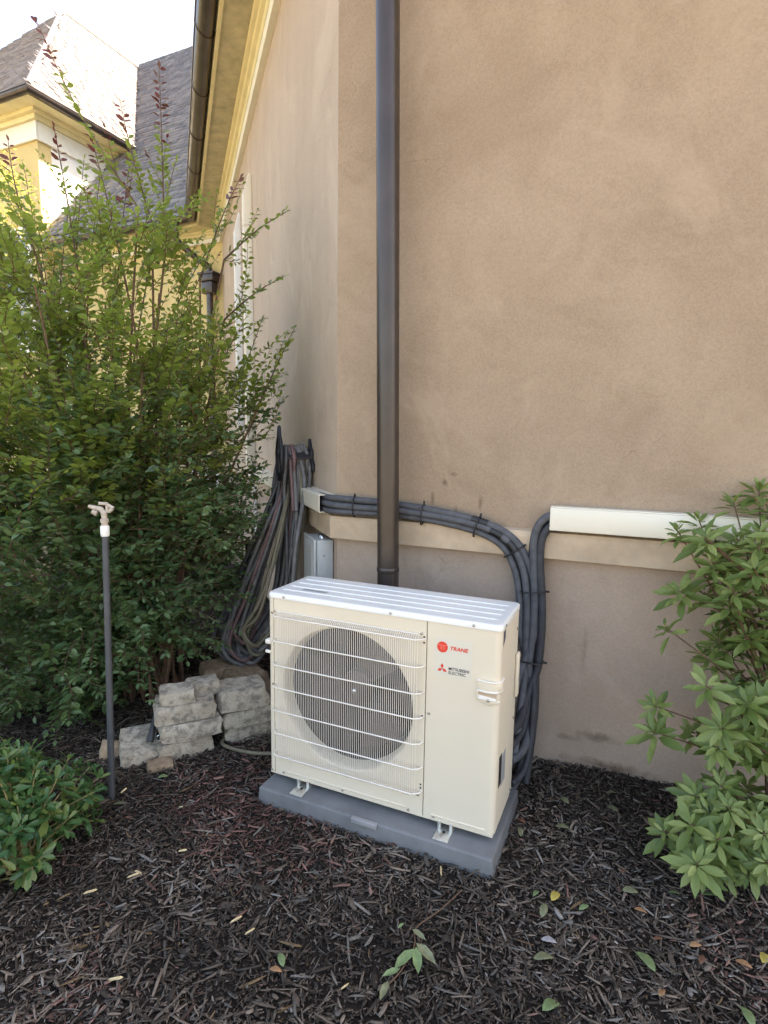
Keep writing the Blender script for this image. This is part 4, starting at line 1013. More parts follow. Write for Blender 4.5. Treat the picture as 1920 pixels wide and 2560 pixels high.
def leaf_build(root, leaves, tmpl, mat, name='foliage', n_ind=300, leaf_name='leaf'):
    """the leaves that show largest become parts of their own, the rest one mass"""
    A = np.array(leaves.d); rl = np.array(root.location)
    D, Sd, N = frames(A)
    q = A[:, :3] + D * A[:, 9:10] * 0.5 - np.array(CAM)
    dep = q @ np.array(fwd); px = 960 + FPX * (q @ np.array(rgt)) / np.maximum(dep, .1); py = 1280 - FPX * (q @ np.array(upv)) / np.maximum(dep, .1)
    face = np.abs((N * q).sum(1)) / np.linalg.norm(q, axis=1)
    score = A[:, 9] / np.maximum(dep, 0.3) * (0.35 + face)
    score[(px < 5) | (px > 1915) | (py < 5) | (py > 2555) | (dep < 0.3)] = -1
    order = np.argsort(-score); ind = order[:n_ind]; ind = ind[score[ind] > 0]
    rest = np.ones(len(A), bool); rest[ind] = False
    me = None
    for i in ind:
        if me is None:
            me = bpy.data.meshes.new(leaf_name); me.from_pydata([tuple(v) for v in tmpl], [], LEAF_F)
            me.polygons.foreach_set('use_smooth', [True] * len(me.polygons)); me.materials.append(mat)
        o = bpy.data.objects.new(leaf_name, me); COL.objects.link(o); o.parent = root
        L = A[i, 9]; b = A[i, :3] - rl
        o.matrix_local = Matrix(((D[i,0]*L, Sd[i,0]*L, N[i,0]*L, b[0]), (D[i,1]*L, Sd[i,1]*L, N[i,1]*L, b[1]), (D[i,2]*L, Sd[i,2]*L, N[i,2]*L, b[2]), (0, 0, 0, 1)))
    A, D, Sd, N = A[rest], D[rest], Sd[rest], N[rest]
    if len(A) == 0: return
    k = len(tmpl)
    V = (A[:, None, :3] - rl) + A[:, 9, None, None] * (tmpl[None, :, 0:1] * D[:, None] + tmpl[None, :, 1:2] * Sd[:, None] + tmpl[None, :, 2:3] * N[:, None])
    F = (np.array(LEAF_F)[None] + (np.arange(len(A)) * k)[:, None, None]).reshape(-1, 3)
    tag(np_mesh(name, V.reshape(-1, 3), F, mat, root, smooth=True), kind='stuff')

def rv(s=1.0): return Vector((random.uniform(-s, s), random.uniform(-s, s), random.uniform(-s, s)))
UP = Vector((0, 0, 1))
def pinnate(path, leaves, L, gap, start=0.1, spread=1.0, droop=0.0, red=None, red_from=2.0, dark=None, dark_p=0.0, flop=0.55):
    """opposite leaves along a twig"""
    tot = sum((path[i+1] - path[i]).length for i in range(len(path)-1)); s = start * tot; acc = 0; i = 0; k = 0
    side = None
    while s < tot and i < len(path) - 1:
        seg = (path[i+1] - path[i]).length
        if acc + seg < s: acc += seg; i += 1; continue
        p = path[i].lerp(path[i+1], (s - acc) / max(seg, 1e-6)); t = (path[i+1] - path[i]).normalized()
        sd = t.cross(UP)
        sd = sd.normalized() if sd.length > 0.15 else t.orthogonal().normalized()
        sd = (Quaternion(t, random.uniform(-0.7, 0.7)) @ sd)
        fr = s / tot
        for sg in (1, -1):
            if random.random() < 0.06: continue
            d = (sd * sg * spread + t * random.uniform(0.35, 0.75) + UP * random.uniform(-0.15 - droop, 0.3 - droop)).normalized()
            nrm = (UP * 0.8 + t * -0.25 + rv(flop) - (fwd * 0.8 if flop > 0.6 else fwd * 0.0)).normalized()
            ln = L * random.uniform(0.65, 1.15) * (1.0 if fr < 0.85 else 0.75)
            tgt = red if (red is not None and fr > red_from) else (dark if (dark is not None and random.random() < dark_p) else leaves)
            tgt.add(p + d * 0.004, d, nrm, ln)
        s += gap * random.uniform(0.75, 1.3); k += 1
    # end leaf
    tgt = red if (red is not None and red_from < 1) else leaves
    t = (path[-1] - path[-2]).normalized(); tgt.add(path[-1], t, (UP + rv(0.4)).normalized(), L * 0.7)

# ---- the tall shrub on the left
base = at_z(385, 1735, 0.0)
cm = empty('crape_myrtle', base)
tag(cm, 'tall loose leafy shrub with reddish tips against the yellow-lit wall', 'shrub')
GL, DL, RL = Leaves(), Leaves(), Leaves()
wood = MB(); twigs = MB()
dB = (base - CAM).dot(fwd)
ctr = at_d(185, 1290, dB); ctr.z = 0
def stem(a, b, r0, r1, bow, mb, n=5, sag=0.0):
    side = rv(1); P = []
    for i in range(n + 1):
        t = i / n
        P.append(a.lerp(b, t) + (side * bow + UP * sag) * math.sin(math.pi * t) * (b - a).length)
    P = spline(P, 2)
    m = len(P)
    mb.tube([p - base for p in P], [r0 + (r1 - r0) * i / (m - 1) for i in range(m)], 5 if r0 < 0.006 else 7)
    return P
# long shoots whose tips stand clear of the mass
tips = [(92, 52, 0.0, 1), (398, 170, -0.1, 1), (135, 318, -0.2, 1), (225, 330, 0.1, 1), (20, 352, -0.2, 1), (600, 445, 0.25, 1), (715, 530, 0.25, 0), (712, 690, 0.22, 0), (742, 822, 0.3, 0), (700, 930, 0.28, 0), (520, 640, 0.0, 0), (250, 440, 0.0, 0), (330, 370, 0.2, 1), (440, 400, 0.1, 0), (60, 420, 0.1, 0), (170, 530, -0.2, 0), (640, 1040, 0.2, 0), (610, 1180, 0.1, 0), (560, 560, 0.2, 0), (300, 250, 0.1, 1), (10, 560, 0.1, 0), (100, 600, -.3, 0), (655, 800, .25, 0), (210, 400, -.1, 0)]
MIDS = {(92, 52): (345, 520), (398, 170): (412, 640), (600, 445): (500, 700), (715, 530): (560, 650), (712, 690): (560, 800), (742, 822): (640, 1030), (135, 318): (190, 640), (225, 330): (300, 640), (20, 352): (90, 640), (300, 250): (380, 560)}
for i, (x, y, dd, red) in enumerate(tips):
    tip = at_d(x, y, dB + dd * 0.9)
    # keep clear of the angled wall
    off = (tip - CN).dot(NO)
    if off < 0.05: tip += NO * (0.05 - off)
    a = base + Vector((random.uniform(-0.18, 0.18), random.uniform(-0.12, 0.12), 0))
    low = ctr.lerp(Vector((tip.x, tip.y, 0)), 0.45); mid = Vector((low.x, low.y, tip.z * 0.55)) + rv(0.08)
    if tip.z < 2.2: mid.z = max(0.5, tip.z - 0.75)
    if (x, y) in MIDS: mid = at_d(*MIDS[(x, y)], dB + dd * 0.5)
    P1 = stem(a, mid, random.uniform(0.009, 0.015), 0.006, 0.03, wood)
    P2 = stem(mid, tip, 0.0065, 0.0018, 0.045, twigs, 6, 0.03)
    pinnate(P2, GL, 0.056, 0.036, 0.1, red=RL, red_from=0.70 if red else 9, flop=0.75)
    for j in range(3):
        t = random.uniform(0.05, 0.5); k = int(t * (len(P2) - 1)); p = P2[k]
        e = p + (P2[-1] - P2[0]).normalized() * random.uniform(0.05, 0.22) + rv(0.17) + UP * 0.08
        pinnate(stem(p, e, 0.002, 0.001, 0.06, twigs, 3), GL, 0.042, 0.032, 0.1, red=RL, red_from=0.75 if (red and random.random() < .3) else 9)
# the mass: stems fan out from the clump, twigs fill a dome
def radius(z):
    zz = [0.05, 0.35, 0.8, 1.3, 1.9, 2.4, 2.8, 3.2]; rr = [0.40, 0.74, 0.90, 0.93, 0.90, 0.80, 0.62, 0.40]
    return float(np.interp(z, zz, rr))
for i in range(8):
    a = base + Vector((random.uniform(-0.2, 0.2), random.uniform(-0.15, 0.15), 0))
    zt = random.uniform(1.4, 2.4); th = random.uniform(0, 6.283); r_ = radius(zt) * random.uniform(0.2, 0.8)
    b = ctr + Vector((math.cos(th) * r_, math.sin(th) * r_, zt))
    if (b - CN).dot(NO) < 0.15: b += NO * 0.25
    stem(a, b, random.uniform(0.008, 0.014), 0.004, 0.03, wood, 6)
cl = []
for i in range(340):      # leafy clumps, with gaps between them
    zt = 0.08 + 1.8 * random.random() ** 1.15 if random.random() < 0.90 else random.uniform(1.85, 2.5)
    th = random.uniform(0, 6.283); r_ = radius(zt) * random.random() ** 0.5
    cl.append(ctr + Vector((math.cos(th) * r_, math.sin(th) * r_, zt)))
for (x, y, dd) in ((560, 860, .2), (600, 1000, .25), (640, 1030, .28), (560, 1150, .15), (540, 1010, .0), (575, 1230, .1), (545, 1330, .05), (520, 1430, 0)):
    cl.append(at_d(x, y, dB + dd * 0.9))
for k in range(13): cl.append(at_d(random.uniform(20, 540), random.uniform(600, 980), dB + random.uniform(-0.35, 0.2)))
for k in range(46): cl.append(at_d(random.uniform(150, 500), random.uniform(1050, 1640), dB - random.uniform(0.2, 0.5)))
for c_ in cl:
    o_ = Vector((c_.x - ctr.x, c_.y - ctr.y, 0)); o_ = o_.normalized() if o_.length > .05 else Vector((0, -1, 0))
    zt = c_.z; up_ = 0.9 if zt > 1.7 else 0.4 if zt > 0.8 else 0.05
    gd = (o_ * random.uniform(0.3, 1.0) + UP * up_ + rv(0.3)).normalized()
    lowz = zt < 1.2
    for k in range(random.randint(7, 12)):
        p = c_ + rv(0.13)
        if p.z < 0.08: p.z = 0.08
        if (p - CN).dot(NO) < 0.06: continue
        if p.z < 0.4 and (p - ctr).dot(rgt0) > 0.42: continue
        d = (gd + rv(0.55)).normalized(); e = p + d * random.uniform(0.13, 0.30)
        if (e - CN).dot(NO) < 0.03: continue
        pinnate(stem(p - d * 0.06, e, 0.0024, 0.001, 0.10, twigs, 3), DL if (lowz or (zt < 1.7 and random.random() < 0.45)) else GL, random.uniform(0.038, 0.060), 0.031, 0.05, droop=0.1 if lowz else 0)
tr_ = wood.build('trunk', M['bark'], cm, smooth=True)
tag(twigs.build('twigs', M['twig'], cm, smooth=True), kind='stuff')
T_cr = leaf_template(0.56, 0.18, 0.12)
leaf_build(cm, GL, T_cr, M['crape_leaf'], 'foliage', 220)
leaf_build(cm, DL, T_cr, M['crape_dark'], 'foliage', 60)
leaf_build(cm, RL, T_cr, M['crape_red'], 'young_foliage', 20)
# faded flower panicles
for (x, y, dd) in ((88, 740, -0.3), (110, 790, -0.3), (500, 800, 0.1)):
    c0 = at_d(x, y, dB + dd); vv = []; ff = []
    for k in range(60):
        p = c0 + Vector((random.gauss(0, 0.018), random.gauss(0, 0.018), random.gauss(0, 0.045))) - base; s_ = random.uniform(0.004, 0.010); a, b = rv(1).normalized() * s_, rv(1).normalized() * s_
        q_ = len(vv); vv += [tuple(p), tuple(p + a), tuple(p + a + b), tuple(p + b)]; ff.append((q_, q_+1, q_+2, q_+3))
    tag(np_mesh('flower_panicle', np.array(vv), np.array(ff), M.setdefault('mauve', plain('faded mauve petals', (0.30, 0.22, 0.36), 0.8, 0, 0.3, 80)), cm), kind='stuff')

# ---- rosette shrubs
def rosette(leaves, c, d, L, n, spread=1.0):
    d = d.normalized(); s1 = d.orthogonal().normalized(); s2 = d.cross(s1)
    ph = random.uniform(0, 6.28)
    for k in range(n):
        ring_ = k / n
        a = ph + k * 2.399
        el = 0.95 - 1.05 * ring_ + random.uniform(-0.15, 0.15)
        el = el * spread if el > 0 else el
        out = s1 * math.cos(a) + s2 * math.sin(a)
        v = (out * math.cos(el) + d * math.sin(el)).normalized()
        v = (v + UP * -0.12 * ring_).normalized()
        nn_ = (d * math.cos(el) - out * math.sin(el) + rv(0.18)).normalized()
        leaves.add(c + v * 0.006 - d * 0.035 * ring_ * 1.2, v, nn_, L * random.uniform(0.6, 1.1) * (0.55 + 0.55 * min(1, ring_ * 1.6)))
def shrub_twig(mb, base_, a, b, r0, r1, bow=0.06, n=4):
    side = rv(1); P = spline([a.lerp(b, t / n) + side * bow * math.sin(math.pi * t / n) * (b - a).length for t in range(n + 1)], 3); m = len(P)
    mb.tube([p - base_ for p in P], [r0 + (r1 - r0) * i / (m - 1) for i in range(m)], 6)
    return P
bz = at_z(1935, 2130, 0.03); bz.z = 0.03
az = empty('azalea', bz)
tag(az, 'bright green azalea shrub growing against the wall at the right', 'shrub')
AL = Leaves(); st = MB(); dA = (bz - CAM).dot(fwd)
spots = [(1892,1220,.1),(1834,1255,.05),(1693,1325,0),(1747,1300,.1),(1842,1345,-.05),(1698,1478,0),(1862,1443,-.08),(1663,1568,0),(1872,1583,-.1),(1638,1765,0),(1633,1830,-.05),(1727,1831,.05),(1802,1965,-.1),(1772,2030,-.15),(1698,2112,-.15),(1847,2105,-.2),(1892,2035,-.15),(1812,2180,-.2),(1745,2130,-.2),(1900,2150,-.25),(1905,1330,0),(1790,1400,.05),(1800,1540,.05),(1770,1640,.05),(1900,1700,-.05),(1850,1800,0),(1905,1880,-.1),(1760,1480,.1),(1830,1690,0.05),(1900,1490,-.1),(1740,1990,-.1),(1660,2080,-.12),(1870,2190,-.25),(1915,1260,0),(1930,1400,-.1),(1960,1550,-.1),(1970,1700,0),(1990,1850,-.1),(1960,2000,-.1),(1990,2150,-.2),(2050,1350,0),(2060,1600,0),(2080,1900,-.1),(1760,2190,-.2),(1725,2060,-.2),(1790,2100,-.25)]
ra = random.Random(31)
for k in range(38): spots.append((ra.uniform(1755, 1960), ra.uniform(1260, 2000), ra.uniform(-0.25, 0.10)))
for k in range(14): spots.append((ra.uniform(1690, 2000), ra.uniform(1990, 2190), ra.uniform(-0.3, -0.05)))
trunk_top = at_d(1935, 1760, dA)
T0 = shrub_twig(st, bz, bz, trunk_top, 0.014, 0.008, 0.03)
T1 = shrub_twig(st, bz, bz + Vector((0.03, 0, 0)), at_d(1990, 1420, dA), 0.012, 0.006, 0.03)
for (x, y, dd) in spots:
    c = at_d(x, y, dA + dd)
    if c.y > 0.66: c.y = 0.66
    if y > 1930: root_p = bz + Vector((random.uniform(-.05, .05), random.uniform(-.05, .05), 0.06))
    else:
        k = int(np.clip((1.0 - (y - 1420) / 700) * len(T1) * 0.75, 2, len(T1) - 1)); root_p = T1[k] if random.random() < .6 else T0[min(len(T0) - 1, max(2, int((1 - (y - 1500) / 700) * len(T0))))]
        if root_p.z > c.z - 0.03: root_p = T0[max(1, int(len(T0) * 0.35))]
    P = shrub_twig(st, bz, root_p, c, 0.005, 0.0022, 0.05)
    d = (P[-1] - P[-4]).normalized() * 0.7 + UP * 0.5 - fwd * 0.25 + rv(0.2)
    big = y > 1930
    rosette(AL, c, d, random.uniform(0.062, 0.105), random.randint(11, 19), random.uniform(0.7, 1.15))
    for j in range(random.randint(6, 10)):
        k = random.randint(len(P) // 3, len(P) - 3); v = rv(1); v.z = abs(v.z) * 0.3; v.normalize()
        AL.add(P[k], v, (UP + rv(0.4)).normalized(), random.uniform(0.06, 0.095))
st.build('stems', M['twig'], az, smooth=True)
leaf_build(az, AL, leaf_template(0.34, 0.24, 0.20, 0.36, 0.70, 0.88, 0.85), M['azalea_leaf'], 'foliage', 300)

# low shrub at the left edge
bl = at_z(35, 2190, 0.0)
pi = empty('low_shrub', bl)
tag(pi, 'low glossy green shrub at the lower left edge of the mulch', 'shrub')
PLv = Leaves(); st = MB(); dP = (bl - CAM).dot(fwd)
top_c = at_d(10, 2010, dP + 0.08)
for k in range(115):
    th = random.uniform(0, 6.283); el = random.uniform(-0.25, 1.5)
    rr3 = 0.335 * random.uniform(0.72, 1.04)
    o_ = Vector((math.cos(th) * math.cos(el), math.sin(th) * math.cos(el), math.sin(el)))
    c = Vector((top_c.x, top_c.y, 0.10)) + Vector((o_.x * rr3 * 1.0, o_.y * rr3 * 1.0, o_.z * rr3 * 0.88))
    if c.z < 0.02: c.z = 0.02 + random.uniform(0, .05)
    P = shrub_twig(st, bl, bl + rv(0.05) * 1.0 + UP * 0.05, c, 0.004, 0.0018, 0.06)
    d = o_ * 0.8 + UP * 0.45 + rv(0.25)
    rosette(PLv, c, d, random.uniform(0.055, 0.074), random.randint(8, 11))
    for j in range(5):
        q_ = random.randint(len(P) // 2, len(P) - 2); v = (rv(1) + o_ * 0.4).normalized()
        PLv.add(P[q_], v, (UP + rv(0.5)).normalized(), random.uniform(0.05, 0.068))
st.build('stems', M['twig_green'], pi, smooth=True)
leaf_build(pi, PLv, leaf_template(0.36, 0.2, 0.12, 0.42, 0.78, 0.8, 0.95), M['pieris_leaf'], 'foliage', 300)

# golden tree far left and a hedge that closes the view under the shrub
def clump_tree(name, loc, h0, h1, rad_, nclump, mat, label, seed, size=0.06, cat='tree'):
    rs = np.random.default_rng(seed); rt = empty(name, loc); tag(rt, label, cat)
    m = MB(); m.tube([(0, 0, -0.1), (0.03, 0.02, h0), (0, 0.02, h0 + (h1 - h0) * 0.6)], [0.09, 0.06, 0.02], 8)
    for k in range(7):
        a = rs.uniform(0, 6.28); m.tube([(0.02, 0.02, h0 * rs.uniform(.6, 1.0)), (math.cos(a) * rad_ * 0.6, math.sin(a) * rad_ * 0.6, h0 + (h1 - h0) * rs.uniform(0.3, 0.9))], [0.03, 0.008], 6)
    m.build('trunk', M['bark'], rt, smooth=True)
    Lv = Leaves(); lv = Vector(loc)
    for k in range(nclump):
        a = rs.uniform(0, 6.28); zz = rs.uniform(0, 1); r_ = rad_ * math.sqrt(max(0.05, 1 - (2 * zz - 1) ** 2)) * rs.uniform(0.3, 1.05)
        c = lv + Vector((math.cos(a) * r_, math.sin(a) * r_, h0 + (h1 - h0) * zz))
        for j in range(26):
            v = Vector(rs.normal(0, 1, 3)).normalized(); p = c + Vector(rs.normal(0, 1, 3)) * 0.10
            Lv.add(p, v, Vector(rs.normal(0, 1, 3)), size * rs.uniform(0.6, 1.2))
    leaf_build(rt, Lv, leaf_template(0.5, 0.1, 0.1), mat, 'crown', 0)
    return rt
clump_tree('golden_tree', (-6.6, 2.9, 0), 2.9, 5.15, 0.95, 190, M['gold_leaf'], 'sunlit golden tree in front of the left wing', 4, 0.055)
for i, (x, y, hh) in enumerate(((-5.2, 3.9, 1.0), (-6.6, 4.3, 1.1))):
    clump_tree('bush', (x, y, 0), 0.15, hh, 0.6, 60, M['far_leaf'], ('near dark bush under the yellow-lit wall behind the shrub', 'far dark bush under the yellow-lit wall behind the shrub')[i], 20 + i, 0.06, 'bush')

# ================================================================== mulch
def chips(n, seed, xr, yr, Lr, Wr, zr, keepf, name):
    r = np.random.default_rng(seed)
    x = r.uniform(*xr, n); y = r.uniform(*yr, n)
    k = keepf(x, y); x, y = x[k], y[k]; n = len(x)
    L = r.uniform(0, 1, n) ** 2.2 * (Lr[1] - Lr[0]) + Lr[0]; W = np.minimum(r.uniform(*Wr, n), L * 0.42); T = W * r.uniform(0.18, 0.5, n)
    yaw = r.uniform(0, 2 * np.pi, n); pit = r.normal(0, 0.20, n); rol = r.normal(0, 0.35, n)
    bend = r.normal(0, 0.035, n) * L; bz_ = r.normal(0, 0.03, n) * L
    sx = np.array([-0.5, -0.12, 0.2, 0.5]); wf = np.stack([r.uniform(0.15, 0.9, n), r.uniform(.8, 1.1, n), r.uniform(.8, 1.1, n), r.uniform(0.1, 0.8, n)], 1)
    P = np.zeros((n, 4, 4, 3))
    for a in range(4):
        lx = sx[a] * L; cy = bend * (0.25 - sx[a] ** 2) * 4; cz = bz_ * (0.25 - sx[a] ** 2) * 4
        for b, (u, v) in enumerate(((-.5, -.5), (.5, -.5), (.5, .5), (-.5, .5))):
            P[:, a, b, 0] = lx + (r.uniform(-.06, .06, n) * L if a in (0, 3) else 0); P[:, a, b, 1] = cy + u * W * wf[:, a]; P[:, a, b, 2] = cz + v * T
    def rot(P, ax_, ang):
        c, s = np.cos(ang)[:, None, None], np.sin(ang)[:, None, None]; i, j = [(1, 2), (2, 0), (0, 1)][ax_]
        Q = P.copy(); Q[..., i] = P[..., i] * c - P[..., j] * s; Q[..., j] = P[..., i] * s + P[..., j] * c; return Q
    P = rot(P, 0, rol); P = rot(P, 1, pit); P = rot(P, 2, yaw)
    z = gh(x, y) + r.uniform(*zr, n)
    P += np.stack([x, y, z], 1)[:, None, None, :]
    fl = []
    for a in range(3):
        for b in range(4): fl.append((a*4+b, a*4+(b+1) % 4, (a+1)*4+(b+1) % 4, (a+1)*4+b))
    fl += [(3, 2, 1, 0), (12, 13, 14, 15)]
    F = (np.array(fl)[None] + (np.arange(n) * 16)[:, None, None]).reshape(-1, 4)
    # wood colours: mostly weathered black-brown, rust-red bark in patches, a few pale splinters
    g_ = r.uniform(0, 1, n); br = (0.048 + 0.215 * r.uniform(0, 1, n) ** 2.0) * (0.62 + 0.75 * np.clip(0.5 + 0.5 * np.sin(5.1 * x + 2.3 * np.sin(4.3 * y)) * np.cos(6.3 * y + 1.7 * np.sin(3.9 * x)), 0, 1))
    col = np.stack([br * 1.16, br * 0.90, br * 0.70], 1)
    redz = np.exp(-(((x - 0.12) / 0.34) ** 2 + ((y + 0.22) / 0.20) ** 2)) + 0.8 * np.exp(-(((x + 0.2) / 0.25) ** 2 + ((y + 0.02) / 0.25) ** 2)) + 0.4 * np.exp(-(((x - 0.1) / 0.12) ** 2 + ((y + 1.0) / 0.1) ** 2)) + 0.5 * np.exp(-(((x - 1.75) / 0.15) ** 2 + ((y + 0.02) / 0.2) ** 2)) + 0.015
    rd = r.uniform(0, 1, n) < redz * 0.9
    col[rd] = np.stack([br * 1.6 + .015, br * 0.88 + .006, br * 0.70 + .004], 1)[rd]
    gr = r.uniform(0, 1, n) < 0.16; col[gr] = np.stack([br * 1.35 + .02, br * 1.22 + .016, br * 1.08 + .012], 1)[gr]
    tn = r.uniform(0, 1, n) < 0.012; col[tn] = np.array([0.26, 0.17, 0.09]) * r.uniform(.6, 1.2, (tn.sum(), 1))
    C4 = np.concatenate([np.repeat(col, 16, 0), np.ones((n * 16, 1))], 1)
    return tag(np_mesh(name, P.reshape(-1, 3), F, M['chips'], None, C4), name == 'mulch' and 'dark shredded bark mulch covering the ground' or name == 'mulch_chunks' and 'broader bark chunks among the mulch' or 'fine dark bark crumbs among the mulch', 'mulch', kind='stuff')
def inview(x, y):
    q = np.stack([x, y, np.zeros_like(x)], 1) - np.array(CAM); dep = q @ np.array(fwd)
    px = 960 + FPX * (q @ np.array(rgt)) / dep; py = 1280 - FPX * (q @ np.array(upv)) / dep
    ok = (dep > 0.3) & (px > -260) & (px < 2200) & (py < 2800)
    ok &= (y < 0.72) | ((x - CN.x) * NO.x + (y - CN.y) * NO.y > 0.0)
    ok &= ((x - CN.x) * NO.x + (y - CN.y) * NO.y > 0.0) | (x > CN.x)
    ok &= ~((x > 0.02) & (x < 0.97) & (y > -0.05) & (y < 0.35))
    return ok
chips(82000, 2, (-2.6, 2.6), (-1.8, 2.2), (0.012, 0.085), (0.0025, 0.009), (-0.004, 0.018), inview, 'mulch')
chips(3000, 5, (-2.4, 2.6), (-1.8, 1.2), (0.022, 0.062), (0.008, 0.020), (0.002, 0.016), inview, 'mulch_chunks')
chips(90000, 3, (-2.0, 2.4), (-1.7, 1.0), (0.006, 0.026), (0.002, 0.006), (-0.002, 0.014), inview, 'mulch_crumbs')

# ---- fallen leaves, splinters and a twig lying on the mulch
def flat_leaf(px, py, L, ang, mat, label, name='fallen_leaf', wide=0.42, lift=0.02, cat='leaf', tilt=0.25):
    p = at_z(px, py, 0.02); p.z = float(gh(np.array(p.x), np.array(p.y))) + lift
    me = bpy.data.meshes.new(name); n_ = 7; vv = []; ff = []
    for i in range(n_ + 1):
        t = i / n_; w_ = wide / 2 * L * (math.sin(math.pi * t ** 0.85) ** 0.8 + 0.015); zc = 0.06 * L * math.sin(math.pi * t) + random.uniform(-.01, .01) * L
        for s_ in (-1, 0, 1): vv.append(((t - 0.5) * L, s_ * w_, zc + (0.10 * L if s_ else 0) * math.sin(math.pi * t)))
    for i in range(n_):
        for s_ in range(2): ff.append((i*3+s_, i*3+s_+1, i*3+s_+4, i*3+s_+3))
    me.from_pydata(vv, [], ff); me.polygons.foreach_set('use_smooth', [True] * len(me.polygons))
    o = link(name, me, M['fall_' + mat]); o.location = p
    o.rotation_euler = (random.uniform(-tilt, tilt), random.uniform(-tilt, tilt), ang)
    so = o.modifiers.new('thickness', 'SOLIDIFY'); so.thickness = 0.0006
    return tag(o, label, cat, 'fallen leaves on the mulch')
FLV = [(1388, 2236, .062, 1.3, 'yellow', 'large yellow fallen leaf right of the pad'), (1341, 2231, .038, 1.2, 'green', 'small green fallen leaf beside the yellow one'), (1359, 2272, .058, 1.5, 'olive', 'dull olive fallen leaf just below the yellow leaf'),
       (1460, 2265, .040, .8, 'green', 'green fallen leaf a little right of the yellow leaf'), (1576, 2224, .060, .5, 'olive', 'broad olive fallen leaf in front of the azalea'), (1602, 2277, .042, .2, 'orange', 'orange fallen leaf between the azalea and the yellow leaf'),
       (1686, 2232, .034, .1, 'green', 'small green fallen leaf at the azalea edge'), (1359, 2396, .062, .5, 'olive', 'pale olive fallen leaf near the bottom centre right'), (1373, 2352, .050, .3, 'grey', 'curled grey fallen leaf near the bottom centre right'),
       (1612, 2408, .080, 2.3, 'green', 'long green fallen leaf in the lower right mulch'), (1738, 2365, .040, .5, 'orange', 'upper of two small orange leaves at the lower right'), (1860, 2408, .045, -.3, 'orange', 'orange fallen leaf nearest the lower right edge'),
       (1655, 2487, .040, 1.2, 'orange', 'orange fallen leaf low in the right mulch'), (1377, 2522, .070, 1.0, 'green', 'bright green fallen leaf at the bottom edge'), (1868, 2540, .065, 1.9, 'green', 'green fallen leaf in the lower right corner'),
       (1530, 2030, .060, -.6, 'olive', 'olive leaf lying between unit and azalea'), (1411, 2010, .055, 2.4, 'olive', 'dull olive leaf near the wall behind the pad corner'), (1527, 1998, .045, .2, 'olive', 'olive leaf close to the wall base'),
       (1406, 2068, .055, .1, 'olive', 'olive leaf right beside the pad'), (1303, 2054, .045, -.5, 'brown', 'brown leaf against the right side of the pad'), (1776, 2238, .045, .2, 'green', 'green leaf under the azalea'),
       (1912, 2392, .060, 1.2, 'yellow', 'yellowish leaf cut by the right edge'), (703, 2402, .050, 2.4, 'green', 'pale green leaf at the bottom left of centre'), (689, 2428, .040, .1, 'orange', 'rust-coloured leaf scrap below the pale green leaf'),
       (407, 1938, .045, .6, 'green', 'bright green leaf by the small flat stone'), (297, 2004, .045, .6, 'olive', 'olive leaf at the foot of the sprinkler pole'), (1300, 2080, .05, 1.9, 'olive', 'olive leaf tucked at the pad corner'), (1645, 2350, .03, .4, 'brown', 'small brown leaf in the right mulch'), (1755, 2400, .04, 1.3, 'brown', 'dark brown leaf left of the orange edge leaf'), (1560, 2170, .03, 1.0, 'brown', 'reddish brown leaf bit before the azalea')]
for (x, y, L, a, mt, lb_) in FLV: flat_leaf(x, y, L, a, mt, lb_)
SPL = [(226, 2232, .042, 1.0, 'pale broken wood splinter left of centre'), (333, 2190, .040, .9, 'cluster of pale split wood in the left mulch'), (345, 2182, .028, 0.2, 'short pale splinter touching the split wood cluster'), (457, 2127, .030, .7, 'thin pale splinter below the stones'), (289, 2448, .045, .4, 'whitish splinter in the lower left mulch'), (625, 2328, .032, .9, 'whitish chip in the bottom centre mulch'), (590, 2296, .040, .9, 'greyish splinter above the whitish chip'), (310, 1972, .030, 1.4, 'pale chip beside the sprinkler pole'), (216, 1975, .022, .0, 'tiny pale chip left of the sprinkler pole'), (1103, 2178, .045, 1.9, 'tan splinter leaning at the front of the pad'), (452, 2008, .02, .2, 'tiny pale chip under the stones'), (862, 2460, .03, 1.2, 'pale splinter near the bottom edge')]
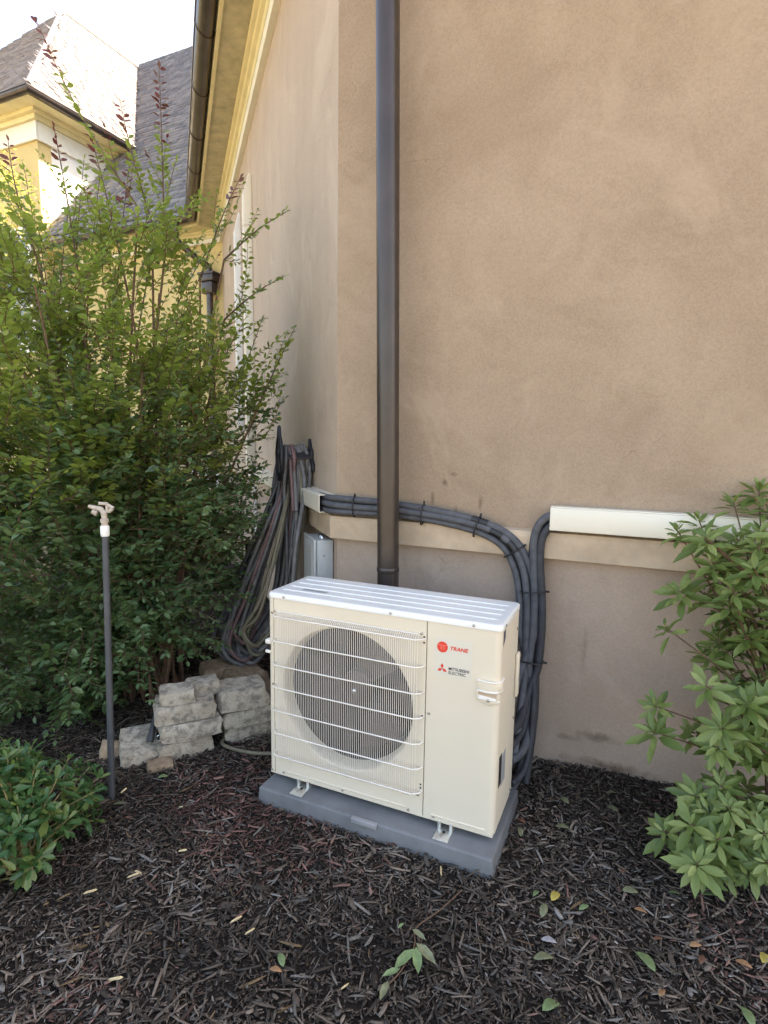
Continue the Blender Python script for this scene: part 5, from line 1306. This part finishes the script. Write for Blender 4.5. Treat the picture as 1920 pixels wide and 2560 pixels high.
for (x, y, L, a, lb_) in SPL:
    p = at_z(x, y, 0.02); p.z = float(gh(np.array(p.x), np.array(p.y))) + 0.018; w_ = L * 0.065
    mb = MB(); mb.add([(-L/2, 0, 0), (-L*.3, w_, 0), (L*.35, w_*.8, .002), (L/2, w_*.2, 0), (L*.3, -w_, 0), (-L*.4, -w_*.7, 0)] + [(-L/2, 0, .003), (-L*.3, w_*.8, .005), (L*.35, w_*.6, .006), (L/2, w_*.2, .003), (L*.3, -w_*.8, .005), (-L*.4, -w_*.6, .004)],
                      [(5,4,3,2,1,0), (6,7,8,9,10,11)] + [(i, (i+1) % 6, 6+(i+1) % 6, 6+i) for i in range(6)])
    o = mb.build('wood_splinter', M['fall_pale']); o.location = p; o.rotation_euler = (random.uniform(-.3, .3), random.uniform(-.3, .3), a)
    tag(o, lb_, 'wood chip', 'pale splinters on the mulch')
tw = at_z(1035, 2360, 0.03); tr0 = empty('fallen_twig', tw)
tag(tr0, 'fallen twig with green leaves lying in the front mulch', 'twig')
pt = [at_z(x, y, 0.03) - tw for x, y in ((1155, 2225), (1100, 2275), (1040, 2320), (1036, 2365), (1000, 2430), (955, 2475))]
MB().tube(spline(pt, 4), [0.0022] * 21, 6).build('stem', M['twig'], tr0, smooth=True)
LT = leaf_template(0.4, 0.2, 0.1)
for (x0, y0, x1, y1, mt) in ((1036, 2375, 985, 2420, 'green'), (1040, 2370, 1046, 2432, 'green'), (1040, 2360, 1090, 2408, 'olive'), (1030, 2325, 1065, 2350, 'olive'), (1010, 2310, 995, 2322, 'green'), (1000, 2425, 955, 2440, 'green'), (970, 2455, 950, 2500, 'olive')):
    a_, b_ = at_z(x0, y0, 0.035) - tw, at_z(x1, y1, 0.035) - tw; d_ = (b_ - a_); Ln = d_.length; d_.normalize(); s_ = UP.cross(d_)
    MB().add([tuple(a_ + d_ * v[0] * Ln + s_ * v[1] * Ln + UP * (v[2] * Ln + 0.004)) for v in LT], LEAF_F).build('leaf', M['fall_' + mt], tr0, smooth=True)
